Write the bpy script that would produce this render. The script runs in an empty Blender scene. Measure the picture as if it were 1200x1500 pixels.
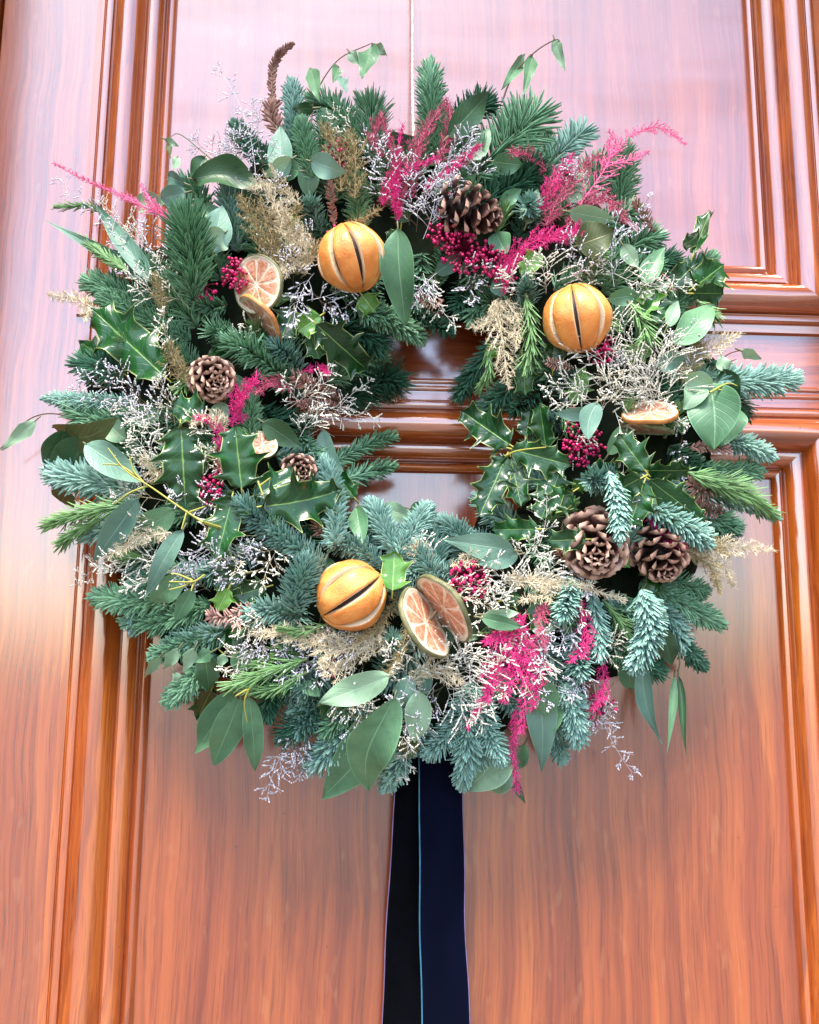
import bpy, math, random
import numpy as np
from mathutils import Vector, Matrix, Euler
R_ = math.radians
rnd = random.Random(7)
rng = np.random.default_rng(7)
sc = bpy.context.scene
COL = sc.collection

# ------------------------------------------------------------------ camera, sky, sun, exposure
FPX = 1300.0                       # focal length in photo pixels (photo is 1200 wide)
CAM = np.array([-0.045, -0.85, 1.50])
PITCH, YAW, ROLL = R_(9.0), R_(3.0), R_(-0.45)
cam_d = bpy.data.cameras.new('camera'); cam = bpy.data.objects.new('camera', cam_d); COL.objects.link(cam)
Mr = Matrix.Rotation(-YAW, 3, 'Z') @ Matrix.Rotation(math.pi/2 + PITCH, 3, 'X') @ Matrix.Rotation(-ROLL, 3, 'Z')
cam.matrix_world = Matrix.Translation(Vector(CAM)) @ Mr.to_4x4()
cam_d.sensor_fit = 'HORIZONTAL'; cam_d.sensor_width = 36; cam_d.lens = FPX/1200*36
cam_d.clip_start = 0.02; cam_d.clip_end = 500
sc.camera = cam
RM = np.array(Mr)
RIGHT, UP, BACK = RM[:, 0], RM[:, 1], RM[:, 2]

SUN_EL, SUN_AZ = R_(62), R_(-14)    # high in front of the door, a little to the left
w = bpy.data.worlds.new('World'); sc.world = w; w.use_nodes = True
nt = w.node_tree; bg = nt.nodes['Background']
sky = nt.nodes.new('ShaderNodeTexSky'); sky.sky_type = 'NISHITA'; sky.sun_disc = False
sky.sun_elevation = SUN_EL; sky.sun_rotation = math.pi - SUN_AZ
sky.air_density = 1.0; sky.dust_density = 1.6; sky.ozone_density = 1.0
nt.links.new(sky.outputs[0], bg.inputs[0]); bg.inputs[1].default_value = 0.15
sd = bpy.data.lights.new('sun', 'SUN'); sd.energy = 2.2; sd.angle = R_(20); sd.color = (1, 0.94, 0.84)
sun = bpy.data.objects.new('sun', sd); COL.objects.link(sun)
sdir = Vector((math.sin(SUN_AZ)*math.cos(SUN_EL), -math.cos(SUN_AZ)*math.cos(SUN_EL), math.sin(SUN_EL)))
sun.rotation_euler = sdir.to_track_quat('Z', 'Y').to_euler(); sun.location = (0, -2, 4)
sc.view_settings.view_transform = 'Standard'; sc.view_settings.look = 'None'
sc.view_settings.exposure = 1.98; sc.view_settings.gamma = 1.0
sc.cycles.max_bounces = 6; sc.cycles.diffuse_bounces = 3; sc.cycles.glossy_bounces = 3; sc.cycles.transmission_bounces = 3
sc.cycles.use_denoising = True

# ------------------------------------------------------------------ geometry helpers
def ray(px, py):
    d = RIGHT*((px-600)/FPX) + UP*((750-py)/FPX) - BACK
    return d
def P(px, py, h=0.0):
    """the point h metres in front of the door plane seen at photo pixel px, py"""
    d = ray(px, py); t = (-h - CAM[1]) / d[1]
    return CAM + d*t
def S(n, h=0.06):
    """n photo pixels in metres at distance h from the door"""
    return n*(0.85-h)/FPX*1.015
def nrm(v):
    v = np.asarray(v, float); l = np.linalg.norm(v, axis=-1, keepdims=True); return v/np.maximum(l, 1e-9)
CX, CY, RR, TT = 605, 622, 322, 205
def H(px, py):
    r = math.hypot((px-CX)*1.0, (py-CY)*1.0)
    k = 1-((r-RR)/TT)**2
    return 0.028 + 0.062*math.sqrt(max(0, k))

class MB:
    def __init__(s): s.v = []; s.f = []; s.c = []; s.n = 0
    def add(s, v, f, c):
        v = np.asarray(v, float).reshape(-1, 3); f = np.asarray(f, np.int64)
        c = np.asarray(c, float)
        if c.ndim == 1: c = np.tile(c, (len(v), 1))
        s.v.append(v); s.f.append((f + s.n)); s.c.append(c); s.n += len(v)
def mesh_from(name, V, F, Cc, mat, smooth=True):
    me = bpy.data.meshes.new(name)
    me.vertices.add(len(V)); me.vertices.foreach_set('co', np.ascontiguousarray(V, np.float32).ravel())
    loops = np.concatenate([f.ravel() for f in F]); tot = np.concatenate([np.full(len(f), f.shape[1]) for f in F])
    me.loops.add(len(loops)); me.loops.foreach_set('vertex_index', loops.astype(np.int32))
    me.polygons.add(len(tot)); st = np.concatenate([[0], np.cumsum(tot)[:-1]])
    me.polygons.foreach_set('loop_start', st.astype(np.int32)); me.polygons.foreach_set('loop_total', tot.astype(np.int32))
    me.polygons.foreach_set('use_smooth', np.full(len(tot), smooth))
    me.update(calc_edges=True)
    a = me.attributes.new('col', 'FLOAT_COLOR', 'POINT')
    cc = np.ones((len(V), 4), np.float32); cc[:, :3] = Cc
    a.data.foreach_set('color', cc.ravel())
    me.materials.append(mat)
    return me
WL = {}
def obj(name, mb, mat, parent=None, origin=None, smooth=True):
    V = np.concatenate(mb.v); C_ = np.concatenate(mb.c)
    if origin is None: origin = V.mean(0)
    origin = np.asarray(origin, float)
    me = mesh_from(name, V-origin, mb.f, C_, mat, smooth)
    return link(name, me, parent, origin)
def link(name, me, parent=None, origin=(0, 0, 0), rot=None, scale=None):
    o = bpy.data.objects.new(name, me); COL.objects.link(o)
    origin = np.asarray(origin, float)
    if parent is not None:
        o.parent = parent; o.location = Vector(origin - WL[parent.name])
    else: o.location = Vector(origin)
    if rot is not None: o.rotation_mode = 'QUATERNION'; o.rotation_quaternion = rot
    if scale is not None: o.scale = scale
    WL[o.name] = origin
    return o
def empty(name, loc, parent=None):
    return link(name, None, parent, loc)
def tag(o, label=None, cat=None, group=None, kind=None):
    for k, v in (('label', label), ('category', cat), ('group', group), ('kind', kind)):
        if v: o[k] = v
    return o

def bez(p0, p1, p2, n):
    t = np.linspace(0, 1, n)[:, None]
    return (1-t)**2*p0 + 2*t*(1-t)*p1 + t*t*p2
def catmull(pts, n):
    pts = [np.asarray(p, float) for p in pts]
    if len(pts) == 2: return np.linspace(pts[0], pts[1], n)
    q = [2*pts[0]-pts[1]] + pts + [2*pts[-1]-pts[-2]]
    out = []; m = len(pts)-1
    for u in np.linspace(0, m-1e-6, n):
        i = int(u); t = u-i; a, b, c, d = q[i], q[i+1], q[i+2], q[i+3]
        out.append(0.5*((2*b)+(-a+c)*t+(2*a-5*b+4*c-d)*t*t+(-a+3*b-3*c+d)*t**3))
    return np.array(out)
def frames(C, up):
    T = nrm(np.gradient(C, axis=0)); N = up - T*(T@up)[:, None]; N = nrm(N); Sd = np.cross(T, N)
    return T, N, Sd
def tube(mb, C, r, sides=3, col=(0.5, 0.5, 0.5)):
    C = np.asarray(C, float); k = len(C)
    T = nrm(np.gradient(C, axis=0)); ref = np.array([0.13, 1, 0.21])
    N = nrm(np.cross(T, ref)); B = np.cross(T, N)
    r = np.broadcast_to(np.asarray(r, float), (k,))
    a = np.arange(sides)*2*math.pi/sides
    V = C[:, None, :] + r[:, None, None]*(np.cos(a)[None, :, None]*N[:, None, :]+np.sin(a)[None, :, None]*B[:, None, :])
    i = np.arange(k-1)[:, None]*sides; j = np.arange(sides)[None, :]; j2 = (j+1) % sides
    F = np.stack([i+j, i+j2, i+sides+j2, i+sides+j], -1).reshape(-1, 4)
    mb.add(V, F, col)
def grid_faces(nu, nv):
    i = np.arange(nu-1)[:, None]*nv; j = np.arange(nv-1)[None, :]
    return np.stack([i+j, i+j+1, i+nv+j+1, i+nv+j], -1).reshape(-1, 4)

# ------------------------------------------------------------------ materials
def new_mat(name):
    m = bpy.data.materials.new(name); m.use_nodes = True
    n = m.node_tree; b = n.nodes['Principled BSDF']; return m, n, b
def N_(n, t, **k):
    x = n.nodes.new(t)
    for a, v in k.items(): setattr(x, a, v)
    return x
def L_(n, a, b): n.links.new(a, b)
def ramp(n, fac, stops):
    r = N_(n, 'ShaderNodeValToRGB'); L_(n, fac, r.inputs[0]); e = r.color_ramp.elements
    e[0].position, e[0].color = stops[0][0], (*stops[0][1], 1); e[1].position, e[1].color = stops[-1][0], (*stops[-1][1], 1)
    for p, c in stops[1:-1]: x = e.new(p); x.color = (*c, 1)
    return r.outputs[0]
def mixc(n, f, a, b, mode='MIX'):
    m = N_(n, 'ShaderNodeMix', data_type='RGBA', blend_type=mode)
    for s, v in ((m.inputs[0], f), (m.inputs[6], a), (m.inputs[7], b)):
        if hasattr(v, 'is_output'): L_(n, v, s)
        elif isinstance(v, tuple): s.default_value = (*v, 1)
        else: s.default_value = v
    return m.outputs[2]
def math_(n, op, a, b=None, clamp=False):
    m = N_(n, 'ShaderNodeMath', operation=op, use_clamp=clamp)
    for s, v in ((m.inputs[0], a), (m.inputs[1], b)):
        if v is None: continue
        if hasattr(v, 'is_output'): L_(n, v, s)
        else: s.default_value = v
    return m.outputs[0]
def attr(n):
    a = N_(n, 'ShaderNodeAttribute', attribute_name='col'); s = N_(n, 'ShaderNodeSeparateColor'); L_(n, a.outputs['Color'], s.inputs[0])
    return s.outputs[0], s.outputs[1], s.outputs[2]
def noise(n, scale, detail=4, vec=None, rough=0.55, dist=0.0):
    x = N_(n, 'ShaderNodeTexNoise'); x.inputs['Scale'].default_value = scale; x.inputs['Detail'].default_value = detail
    x.inputs['Roughness'].default_value = rough; x.inputs['Distortion'].default_value = dist
    if vec is not None: L_(n, vec, x.inputs['Vector'])
    return x.outputs[0]
def objco(n, scale=(1, 1, 1), rot=(0, 0, 0)):
    t = N_(n, 'ShaderNodeTexCoord'); m = N_(n, 'ShaderNodeMapping'); L_(n, t.outputs['Object'], m.inputs[0])
    m.inputs['Scale'].default_value = scale; m.inputs['Rotation'].default_value = rot
    return m.outputs[0]
def bump(n, b, h, strength, dist=0.001, key='Normal'):
    x = N_(n, 'ShaderNodeBump'); x.inputs['Strength'].default_value = strength; x.inputs['Distance'].default_value = dist
    L_(n, h, x.inputs['Height']); L_(n, x.outputs[0], b.inputs[key]); return x

def wood(name, horiz=False, tone=1.0, smudge=False, gr=None):
    gr = gr or tone**2
    m, n, b = new_mat(name)
    g = (1, 1, .022) if not horiz else (.022, 1, 1)
    def warped(scale):
        base = objco(n); wn = N_(n, 'ShaderNodeTexNoise'); wn.inputs['Scale'].default_value = 4.5; wn.inputs['Detail'].default_value = 2; L_(n, base, wn.inputs['Vector'])
        sb = N_(n, 'ShaderNodeVectorMath', operation='SUBTRACT'); L_(n, wn.outputs['Color'], sb.inputs[0]); sb.inputs[1].default_value = (.5, .5, .5)
        ml = N_(n, 'ShaderNodeVectorMath', operation='MULTIPLY'); L_(n, sb.outputs[0], ml.inputs[0]); ml.inputs[1].default_value = (0, 0, .028) if horiz else (.028, 0, 0)
        ad = N_(n, 'ShaderNodeVectorMath', operation='ADD'); L_(n, base, ad.inputs[0]); L_(n, ml.outputs[0], ad.inputs[1])
        mp = N_(n, 'ShaderNodeMapping'); L_(n, ad.outputs[0], mp.inputs[0]); mp.inputs['Scale'].default_value = scale
        return mp.outputs[0]
    v = warped(g)
    fig = noise(n, 64, 7, v, 0.70, .15); fine = noise(n, 260, 4, v, 0.7)
    pores = ramp(n, noise(n, 620, 2, warped((1, 1, .03) if not horiz else (.03, 1, 1)), .5), [(.57, (1, 1, 1)), (.66, (.58, .48, .46))])
    v2 = objco(n, (1, 1, .3) if not horiz else (.3, 1, 1)); blotch = noise(n, 7, 4, v2, 0.55)
    c = ramp(n, fig, [(0.25, (.23*tone, .036*gr, .009)), (0.45, (.33*tone, .062*gr, .012)), (0.58, (.40*tone, .086*gr, .014)), (0.78, (.52*tone, .145*gr, .018))])
    d = ramp(n, fine, [(0.32, (.74, .68, .66)), (0.58, (1.06, 1.06, 1.06))])
    c = mixc(n, 1.0, c, d, 'MULTIPLY'); c = mixc(n, .35 if smudge else .7, c, pores, 'MULTIPLY')
    wv = N_(n, 'ShaderNodeTexWave', wave_type='BANDS', bands_direction='Z' if horiz else 'X', wave_profile='SAW'); L_(n, warped((1, 1, .16) if not horiz else (.16, 1, 1)), wv.inputs['Vector'])
    wv.inputs['Scale'].default_value = 9; wv.inputs['Distortion'].default_value = 9; wv.inputs['Detail'].default_value = 4; wv.inputs['Detail Scale'].default_value = .9
    c = mixc(n, .35 if smudge else .8, c, ramp(n, wv.outputs[0], [(0, (1.08, 1.10, 1.1)), (.7, (.96, .94, .94)), (.93, (.70, .60, .58)), (1, (.95, .95, .95))]), 'MULTIPLY')
    e = ramp(n, blotch, [(0.3, (.84, .76, .78)), (0.7, (1.10, 1.16, 1.10))])
    c = mixc(n, 1.0, c, e, 'MULTIPLY')
    dk = ramp(n, noise(n, 17, 5, objco(n, (1, 1, .22) if not horiz else (.22, 1, 1), (0, R_(5), 0)), .6, .5), [(.56, (1, 1, 1)), (.68, (.72, .62, .64))]); c = mixc(n, .3 if smudge else .9, c, dk, 'MULTIPLY')
    # ribbon flecks of the quarter-sawn figure
    vf = objco(n, (1, 1, .32), (0, R_(-28), 0)); fl = noise(n, 95, 2, vf, 0.4)
    fm = ramp(n, fl, [(0.66, (0, 0, 0)), (0.74, (.20, .20, .20))])
    c = mixc(n, fm, c, (.50*tone, .18, .07))
    # dents
    vo = N_(n, 'ShaderNodeTexVoronoi'); vo.inputs['Scale'].default_value = 22; L_(n, objco(n), vo.inputs['Vector'])
    dn = ramp(n, vo.outputs['Distance'], [(0.018, (1, 1, 1)), (0.035, (0, 0, 0))])
    c = mixc(n, math_(n, 'MULTIPLY', dn, .6), c, (.04, .012, .01))
    L_(n, c, b.inputs['Base Color'])
    b.inputs['Roughness'].default_value = 0.5; b.inputs['Specular IOR Level'].default_value = 0.08
    b.inputs['Coat Weight'].default_value = 1.0; b.inputs['Coat IOR'].default_value = 2.6
    wave = noise(n, 14, 5, objco(n, (.25, 1, 1.6) if smudge else (1, 1, .4)), 0.6)
    cr = math_(n, 'ADD', math_(n, 'MULTIPLY', wave, .16 if smudge else .10), .10)
    if smudge:
        sm = ramp(n, noise(n, 11, 5, objco(n, (.22, 1, 1.5)), .65), [(.48, (1, 1, 1)), (.66, (.84, .84, .84))]); L_(n, sm, b.inputs['Coat Weight'])
    L_(n, cr, b.inputs['Coat Roughness'])
    hb = math_(n, 'ADD', math_(n, 'MULTIPLY', fine, .35), math_(n, 'MULTIPLY', fig, .6))
    hb = math_(n, 'ADD', hb, math_(n, 'MULTIPLY', noise(n, 22, 2, objco(n, (.35, 1, 1) if not horiz else (.2, 1, 1)), .4), .9))
    bump(n, b, hb, .30, .0008)
    bc = N_(n, 'ShaderNodeBump'); bc.inputs['Strength'].default_value = .07 if not smudge else .12; bc.inputs['Distance'].default_value = .0006; L_(n, math_(n, 'ADD', math_(n, 'MULTIPLY', wave, 2.0), math_(n, 'MULTIPLY', fig, .25)), bc.inputs['Height']); L_(n, bc.outputs[0], b.inputs['Coat Normal'])
    return m
M = {}
M['wood_s'] = wood('varnished_mahogany_smudged', False, .95, True, gr=.85)
M['wood_v'] = wood('varnished_mahogany_upright', False, .88, gr=.90); M['wood_h'] = wood('varnished_mahogany_across', True)
M['wood_m'] = wood('varnished_mahogany_moulding', False, 1.15); M['wood_mh'] = wood('varnished_mahogany_moulding_across', True, 1.05)
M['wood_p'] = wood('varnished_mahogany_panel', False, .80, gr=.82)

def needle_mat(name, dark, mid, light, rough=.42):
    m, n, b = new_mat(name); r, g, bl = attr(n)
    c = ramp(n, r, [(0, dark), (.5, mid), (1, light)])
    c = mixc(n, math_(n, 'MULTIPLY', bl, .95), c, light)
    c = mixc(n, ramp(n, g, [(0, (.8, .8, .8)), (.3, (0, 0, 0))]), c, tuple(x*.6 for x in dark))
    L_(n, c, b.inputs['Base Color']); b.inputs['Roughness'].default_value = rough
    b.inputs['Specular IOR Level'].default_value = .2
    return m
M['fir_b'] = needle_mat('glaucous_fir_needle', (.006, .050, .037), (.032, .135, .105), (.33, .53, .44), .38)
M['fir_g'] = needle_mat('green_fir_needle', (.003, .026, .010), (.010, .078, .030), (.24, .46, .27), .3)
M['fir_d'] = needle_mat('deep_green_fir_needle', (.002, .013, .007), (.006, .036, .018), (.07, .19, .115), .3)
M['rosemary'] = needle_mat('rosemary_leaf', (.03, .09, .02), (.07, .19, .05), (.20, .34, .14), .4)
M['bracken'] = needle_mat('dried_bracken', (.10, .04, .03), (.22, .10, .075), (.42, .24, .19), .7)
M['thuja'] = needle_mat('dried_pinkish_conifer', (.22, .09, .07), (.42, .20, .16), (.65, .40, .34), .7)

def leaf_mat(name, c1, c2, rib, edge=None, rough=.4, spec=.5, trans=.12, vein=.35, coat=0):
    m, n, b = new_mat(name); r, g, bl = attr(n)     # r random, g along, b across 0..1
    ac = math_(n, 'ABSOLUTE', math_(n, 'SUBTRACT', math_(n, 'MULTIPLY', bl, 2), 1))
    co = objco(n); nz = noise(n, 55, 5, co)
    c = ramp(n, math_(n, 'ADD', math_(n, 'MULTIPLY', nz, .7), math_(n, 'MULTIPLY', r, .45)), [(.25, c1), (.8, c2)])
    bt = ramp(n, noise(n, 420, 2, co), [(.62, (0, 0, 0)), (.75, (1, 1, 1))])
    c = mixc(n, math_(n, 'MULTIPLY', bt, .22), c, tuple(x*.5 for x in c1))
    bl2 = ramp(n, noise(n, 38, 5, co, .7), [(.60, (0, 0, 0)), (.72, (1, 1, 1))]); c = mixc(n, math_(n, 'MULTIPLY', bl2, .35), c, tuple(x*.55 for x in c1))
    eg = ramp(n, ac, [(.93, (0, 0, 0)), (1.0, (.5, .5, .5))]); c = mixc(n, eg, c, tuple(min(1, x*1.9) for x in c2))
    vp = math_(n, 'SUBTRACT', math_(n, 'MULTIPLY', g, 9.0), math_(n, 'MULTIPLY', ac, 2.6))
    vs = math_(n, 'ABSOLUTE', math_(n, 'SUBTRACT', math_(n, 'FRACT', vp), .5))
    vm = ramp(n, vs, [(0, (1, 1, 1)), (.085, (0, 0, 0))])
    c = mixc(n, math_(n, 'MULTIPLY', vm, vein), c, rib)
    mr = ramp(n, ac, [(.008, (1, 1, 1)), (.05, (0, 0, 0))])
    c = mixc(n, math_(n, 'MULTIPLY', mr, .9), c, rib)
    if edge:
        em = ramp(n, math_(n, 'ADD', ac, math_(n, 'MULTIPLY', math_(n, 'SUBTRACT', nz, .5), .12)), [(.93, (0, 0, 0)), (.985, (1, 1, 1))]); c = mixc(n, em, c, edge)
    L_(n, c, b.inputs['Base Color']); b.inputs['Roughness'].default_value = rough
    b.inputs['Specular IOR Level'].default_value = spec
    b.inputs['Coat Weight'].default_value = coat; b.inputs['Coat Roughness'].default_value = .14
    hh = math_(n, 'ADD', math_(n, 'MULTIPLY', vm, -.5), math_(n, 'MULTIPLY', nz, .8))
    hh = math_(n, 'ADD', hh, math_(n, 'MULTIPLY', mr, -.8))
    bump(n, b, hh, .35, .0012)
    out = n.nodes['Material Output']; tr = N_(n, 'ShaderNodeBsdfTranslucent'); mx = N_(n, 'ShaderNodeMixShader')
    L_(n, c, tr.inputs[0]); mx.inputs[0].default_value = trans
    L_(n, b.outputs[0], mx.inputs[1]); L_(n, tr.outputs[0], mx.inputs[2]); L_(n, mx.outputs[0], out.inputs[0])
    return m
M['holly'] = leaf_mat('holly_leaf', (.003, .028, .006), (.010, .075, .014), (.16, .30, .07), (.38, .44, .15), .32, .35, .06, .10, .38)
M['hollyy'] = leaf_mat('young_holly_leaf', (.05, .17, .02), (.12, .30, .04), (.35, .5, .15), (.55, .62, .25), .28, .6, .1, .12, .2)
M['euc'] = leaf_mat('eucalyptus_leaf', (.055, .150, .070), (.140, .290, .150), (.22, .38, .20), None, .42, .45, .12, .09)
M['eucb'] = leaf_mat('blue_eucalyptus_leaf', (.085, .180, .135), (.160, .290, .215), (.28, .42, .32), None, .5, .4, .12, .12)
M['eucp'] = leaf_mat('pale_eucalyptus_leaf', (.17, .30, .17), (.28, .43, .27), (.36, .50, .33), None, .5, .4, .15, .14)
M['eucd'] = leaf_mat('dark_eucalyptus_leaf', (.020, .062, .026), (.042, .105, .040), (.10, .19, .08), None, .38, .5, .08, .16)
M['olive'] = leaf_mat('olive_brown_leaf', (.045, .062, .018), (.11, .14, .045), (.24, .22, .10), None, .4, .45, .1, .35)

def simple(name, c1, c2, rough=.6, spec=.4, sheen=0, usecol=True, bscale=0, bstr=0):
    m, n, b = new_mat(name)
    if usecol: r, g, bl = attr(n); c = ramp(n, r, [(0, c1), (1, c2)])
    else: c = ramp(n, noise(n, 60, 4, objco(n)), [(.3, c1), (.7, c2)])
    L_(n, c, b.inputs['Base Color']); b.inputs['Roughness'].default_value = rough
    b.inputs['Specular IOR Level'].default_value = spec; b.inputs['Sheen Weight'].default_value = sheen
    if bscale: bump(n, b, noise(n, bscale, 4, objco(n)), bstr, .001)
    return m
M['twig'] = simple('brown_twig', (.05, .03, .015), (.12, .08, .04))
M['stemy'] = simple('yellow_green_stem', (.22, .27, .04), (.42, .34, .08))
M['stemg'] = simple('green_stem', (.10, .14, .05), (.20, .16, .10))
M['lav'] = simple('sea_lavender_floret', (.36, .34, .42), (.88, .87, .90), .7, sheen=.1)
M['white'] = simple('bleached_floret', (.50, .47, .36), (.94, .92, .84), .7, sheen=.1)
M['cream'] = simple('cream_asparagus_fern', (.42, .33, .20), (.80, .70, .50), .7)
M['tan'] = simple('tan_asparagus_fern', (.16, .12, .04), (.42, .32, .16), .7)
M['magenta'] = simple('magenta_asparagus_fern', (.36, .003, .09), (.85, .04, .26), .6)
M['rose'] = simple('rose_asparagus_fern', (.24, .010, .045), (.62, .13, .22), .65)
M['pink'] = simple('pink_asparagus_fern', (.70, .08, .25), (.85, .22, .38), .65)
M['berry'] = simple('crimson_berry', (.16, .002, .03), (.62, .010, .13), .45, .4)
M['moss'] = simple('shade_dark_moss', (.004, .007, .004), (.012, .018, .008), .9, .1, usecol=False, bscale=120, bstr=1)

def scale_mat():
    m, n, b = new_mat('pine_cone_scale'); r, g, bl = attr(n)
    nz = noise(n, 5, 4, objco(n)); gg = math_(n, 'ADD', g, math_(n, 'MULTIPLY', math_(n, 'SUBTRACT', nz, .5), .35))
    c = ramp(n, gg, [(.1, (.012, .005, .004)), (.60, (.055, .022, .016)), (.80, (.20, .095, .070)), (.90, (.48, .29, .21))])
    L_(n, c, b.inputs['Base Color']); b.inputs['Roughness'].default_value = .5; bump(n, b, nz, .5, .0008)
    return m
M['scale'] = scale_mat()
def peel_mat():
    m, n, b = new_mat('dried_orange_peel'); r, g, bl = attr(n)   # b: 1 on the cut edge; g latitude
    co = objco(n); nz = noise(n, 35, 4, co)
    c = ramp(n, nz, [(.3, (.62, .17, .03)), (.5, (.78, .28, .06)), (.68, (.85, .42, .14))])
    c = mixc(n, ramp(n, noise(n, 300, 3, co), [(.55, (0, 0, 0)), (.8, (.35, .35, .35))]), c, (.55, .20, .03))
    c = mixc(n, ramp(n, bl, [(.46, (0, 0, 0)), (.58, (1, 1, 1))]), c, (.80, .60, .40))
    c = mixc(n, ramp(n, bl, [(.80, (0, 0, 0)), (1.0, (1, 1, 1))]), c, (.30, .14, .07))
    L_(n, c, b.inputs['Base Color']); b.inputs['Roughness'].default_value = .38; b.inputs['Specular IOR Level'].default_value = .5
    vo = N_(n, 'ShaderNodeTexVoronoi'); vo.inputs['Scale'].default_value = 650; L_(n, co, vo.inputs['Vector'])
    hh = math_(n, 'ADD', math_(n, 'MULTIPLY', vo.outputs['Distance'], .7), math_(n, 'MULTIPLY', noise(n, 90, 5, co, .65), 3.5))
    bump(n, b, hh, .30, .0010)
    return m
M['peel'] = peel_mat()
M['core'] = simple('dark_dried_pulp', (.010, .004, .003), (.05, .016, .008), .6, usecol=False, bscale=200, bstr=1)
def flesh_mat():
    m, n, b = new_mat('dried_citrus_flesh'); r, g, bl = attr(n)
    co = objco(n); nz = noise(n, 230, 5, co, .65, 1.2)
    c = ramp(n, nz, [(.30, (.30, .09, .04)), (.5, (.52, .23, .13)), (.74, (.74, .50, .36))])
    c = mixc(n, ramp(n, bl, [(.55, (0, 0, 0)), (1, (1, 1, 1))]), c, (.85, .70, .55))
    L_(n, c, b.inputs['Base Color']); b.inputs['Roughness'].default_value = .35; bump(n, b, nz, .6, .001)
    return m
M['flesh'] = flesh_mat()
M['pith'] = simple('citrus_pith', (.46, .38, .25), (.72, .66, .52), .6, usecol=False, bscale=150, bstr=.5)
M['rind'] = simple('citrus_rind', (.05, .06, .02), (.24, .22, .10), .5, usecol=False, bscale=220, bstr=.8)
M['rindo'] = simple('orange_rind', (.35, .12, .03), (.60, .26, .07), .5, usecol=False, bscale=220, bstr=.8)

M['wood_p'].node_tree.nodes['Principled BSDF'].inputs['Coat Weight'].default_value = .72   # coat lowered to cut the panel's grey reflection
# ------------------------------------------------------------------ the setting
mg, ng, bgd = new_mat('added_paving'); L_(ng, ramp(ng, noise(ng, 3, 5, objco(ng)), [(.3, (.10, .085, .07)), (.7, (.17, .15, .13))]), bgd.inputs['Base Color']); bgd.inputs['Roughness'].default_value = .8
mb = MB(); mb.add([(-30, -60, 0), (30, -60, 0), (30, 0.3, 0), (-30, 0.3, 0)], [[0, 1, 2, 3]], (0.5, 0.5, 0.5))
tag(obj('ground', mb, mg, None, (0, 0, 0)), kind='structure')  # out-of-view paving, added for what the varnish reflects

def pz(px, py): return P(px, py, 0)[2]
def pxx(px, py): return P(px, py, 0)[0]
door = tag(empty('panelled_door', (P(600, 640, 0)[0], 0.02, 0.05)), 'tall varnished reddish mahogany panelled door with thick mouldings behind the wreath', 'door')
# inner (panel side) edges
UL, UR, UB = pxx(257, 0), pxx(1094, 0), pz(1117, 384)
LL, LR, LT = pxx(191, 1480), pxx(1154, 1000), pz(1000, 697)
LL = (LL + pxx(222, 900))/2; UL = UL
WMM = 0.080                                             # moulding width
SEC = [(0.000, -0.016), (0.0012, -0.0085), (0.0035, -0.0060), (0.0065, -0.0052), (0.0090, -0.0066), (0.0105, -0.0100), (0.0112, -0.0102),
       (0.0120, -0.0040), (0.0150, 0.0010), (0.0190, 0.0042), (0.0230, 0.0056), (0.0262, 0.0054), (0.0276, 0.0026), (0.0286, 0.0024),
       (0.0300, 0.0085), (0.0335, 0.0150), (0.0385, 0.0200), (0.0450, 0.0228), (0.0510, 0.0228), (0.0570, 0.0200), (0.0615, 0.0150), (0.0640, 0.0092), (0.0650, 0.0050),
       (0.0660, 0.0048), (0.0672, 0.0078), (0.0700, 0.0092), (0.0735, 0.0088), (0.0757, 0.0066), (0.0765, 0.0040), (0.0772, 0.0038),
       (0.0780, 0.0050), (0.0860, 0.0044), (0.0872, 0.0010), (0.0880, -0.004)]
# refine the section by smoothing the convex runs
def moulding(side, xl, xr, zb, zt, mat):
    mb = MB(); s = np.array(SEC); o, h = s[:, 0]*WMM/.088, s[:, 1]
    k = len(o); n = 24
    V = np.zeros((n, k, 3)); t = np.linspace(0, 1, n)[:, None]
    wob = 0.0
    if side == 'left':
        V[:, :, 0] = xl-o; V[:, :, 2] = (zb-o)*(1-t)+(zt+o)*t
    if side == 'right':
        V[:, :, 0] = xr+o; V[:, :, 2] = (zb-o)*(1-t)+(zt+o)*t
    if side == 'top':
        V[:, :, 2] = zt+o; V[:, :, 0] = (xl-o)*(1-t)+(xr+o)*t
    if side == 'bottom':
        V[:, :, 2] = zb-o; V[:, :, 0] = (xl-o)*(1-t)+(xr+o)*t
    V[:, :, 1] = -h
    mb.add(V, grid_faces(n, k), (0.5, 0.5, 0.5))
    ob = obj('moulding', mb, mat, door)
    me = ob.data
    # keep the quirks crisp
    try: me.set_sharp_from_angle(angle=R_(38))
    except Exception: pass
    return ob
def slab(name, x0, x1, z0, z1, yf, yb, mat, bev=0.0):
    mb = MB(); x0 += bev; x1 -= bev; z0 += bev; z1 -= bev
    V = [(x0, yf, z0), (x1, yf, z0), (x1, yf, z1), (x0, yf, z1), (x0-bev, yf+bev, z0-bev), (x1+bev, yf+bev, z0-bev), (x1+bev, yf+bev, z1+bev), (x0-bev, yf+bev, z1+bev),
         (x0-bev, yb, z0-bev), (x1+bev, yb, z0-bev), (x1+bev, yb, z1+bev), (x0-bev, yb, z1+bev)]
    F = [[0, 1, 2, 3]]
    for a in (0, 4):
        for i in range(4): j = (i+1) % 4; F.append([a+i, a+4+i, a+4+j, a+j])
    mb.add(V, F, (0.5, 0.5, 0.5)); return obj(name, mb, mat, door, smooth=False)
ZT, ZB = UB+0.95, LT-0.95
slab('panel', UL-0.01, UR+0.01, UB-0.01, ZT+.01, 0.013, 0.03, M['wood_s'])
slab('panel', LL-0.01, LR+0.01, ZB-.01, LT+0.01, 0.013, 0.03, M['wood_p'])
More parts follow.
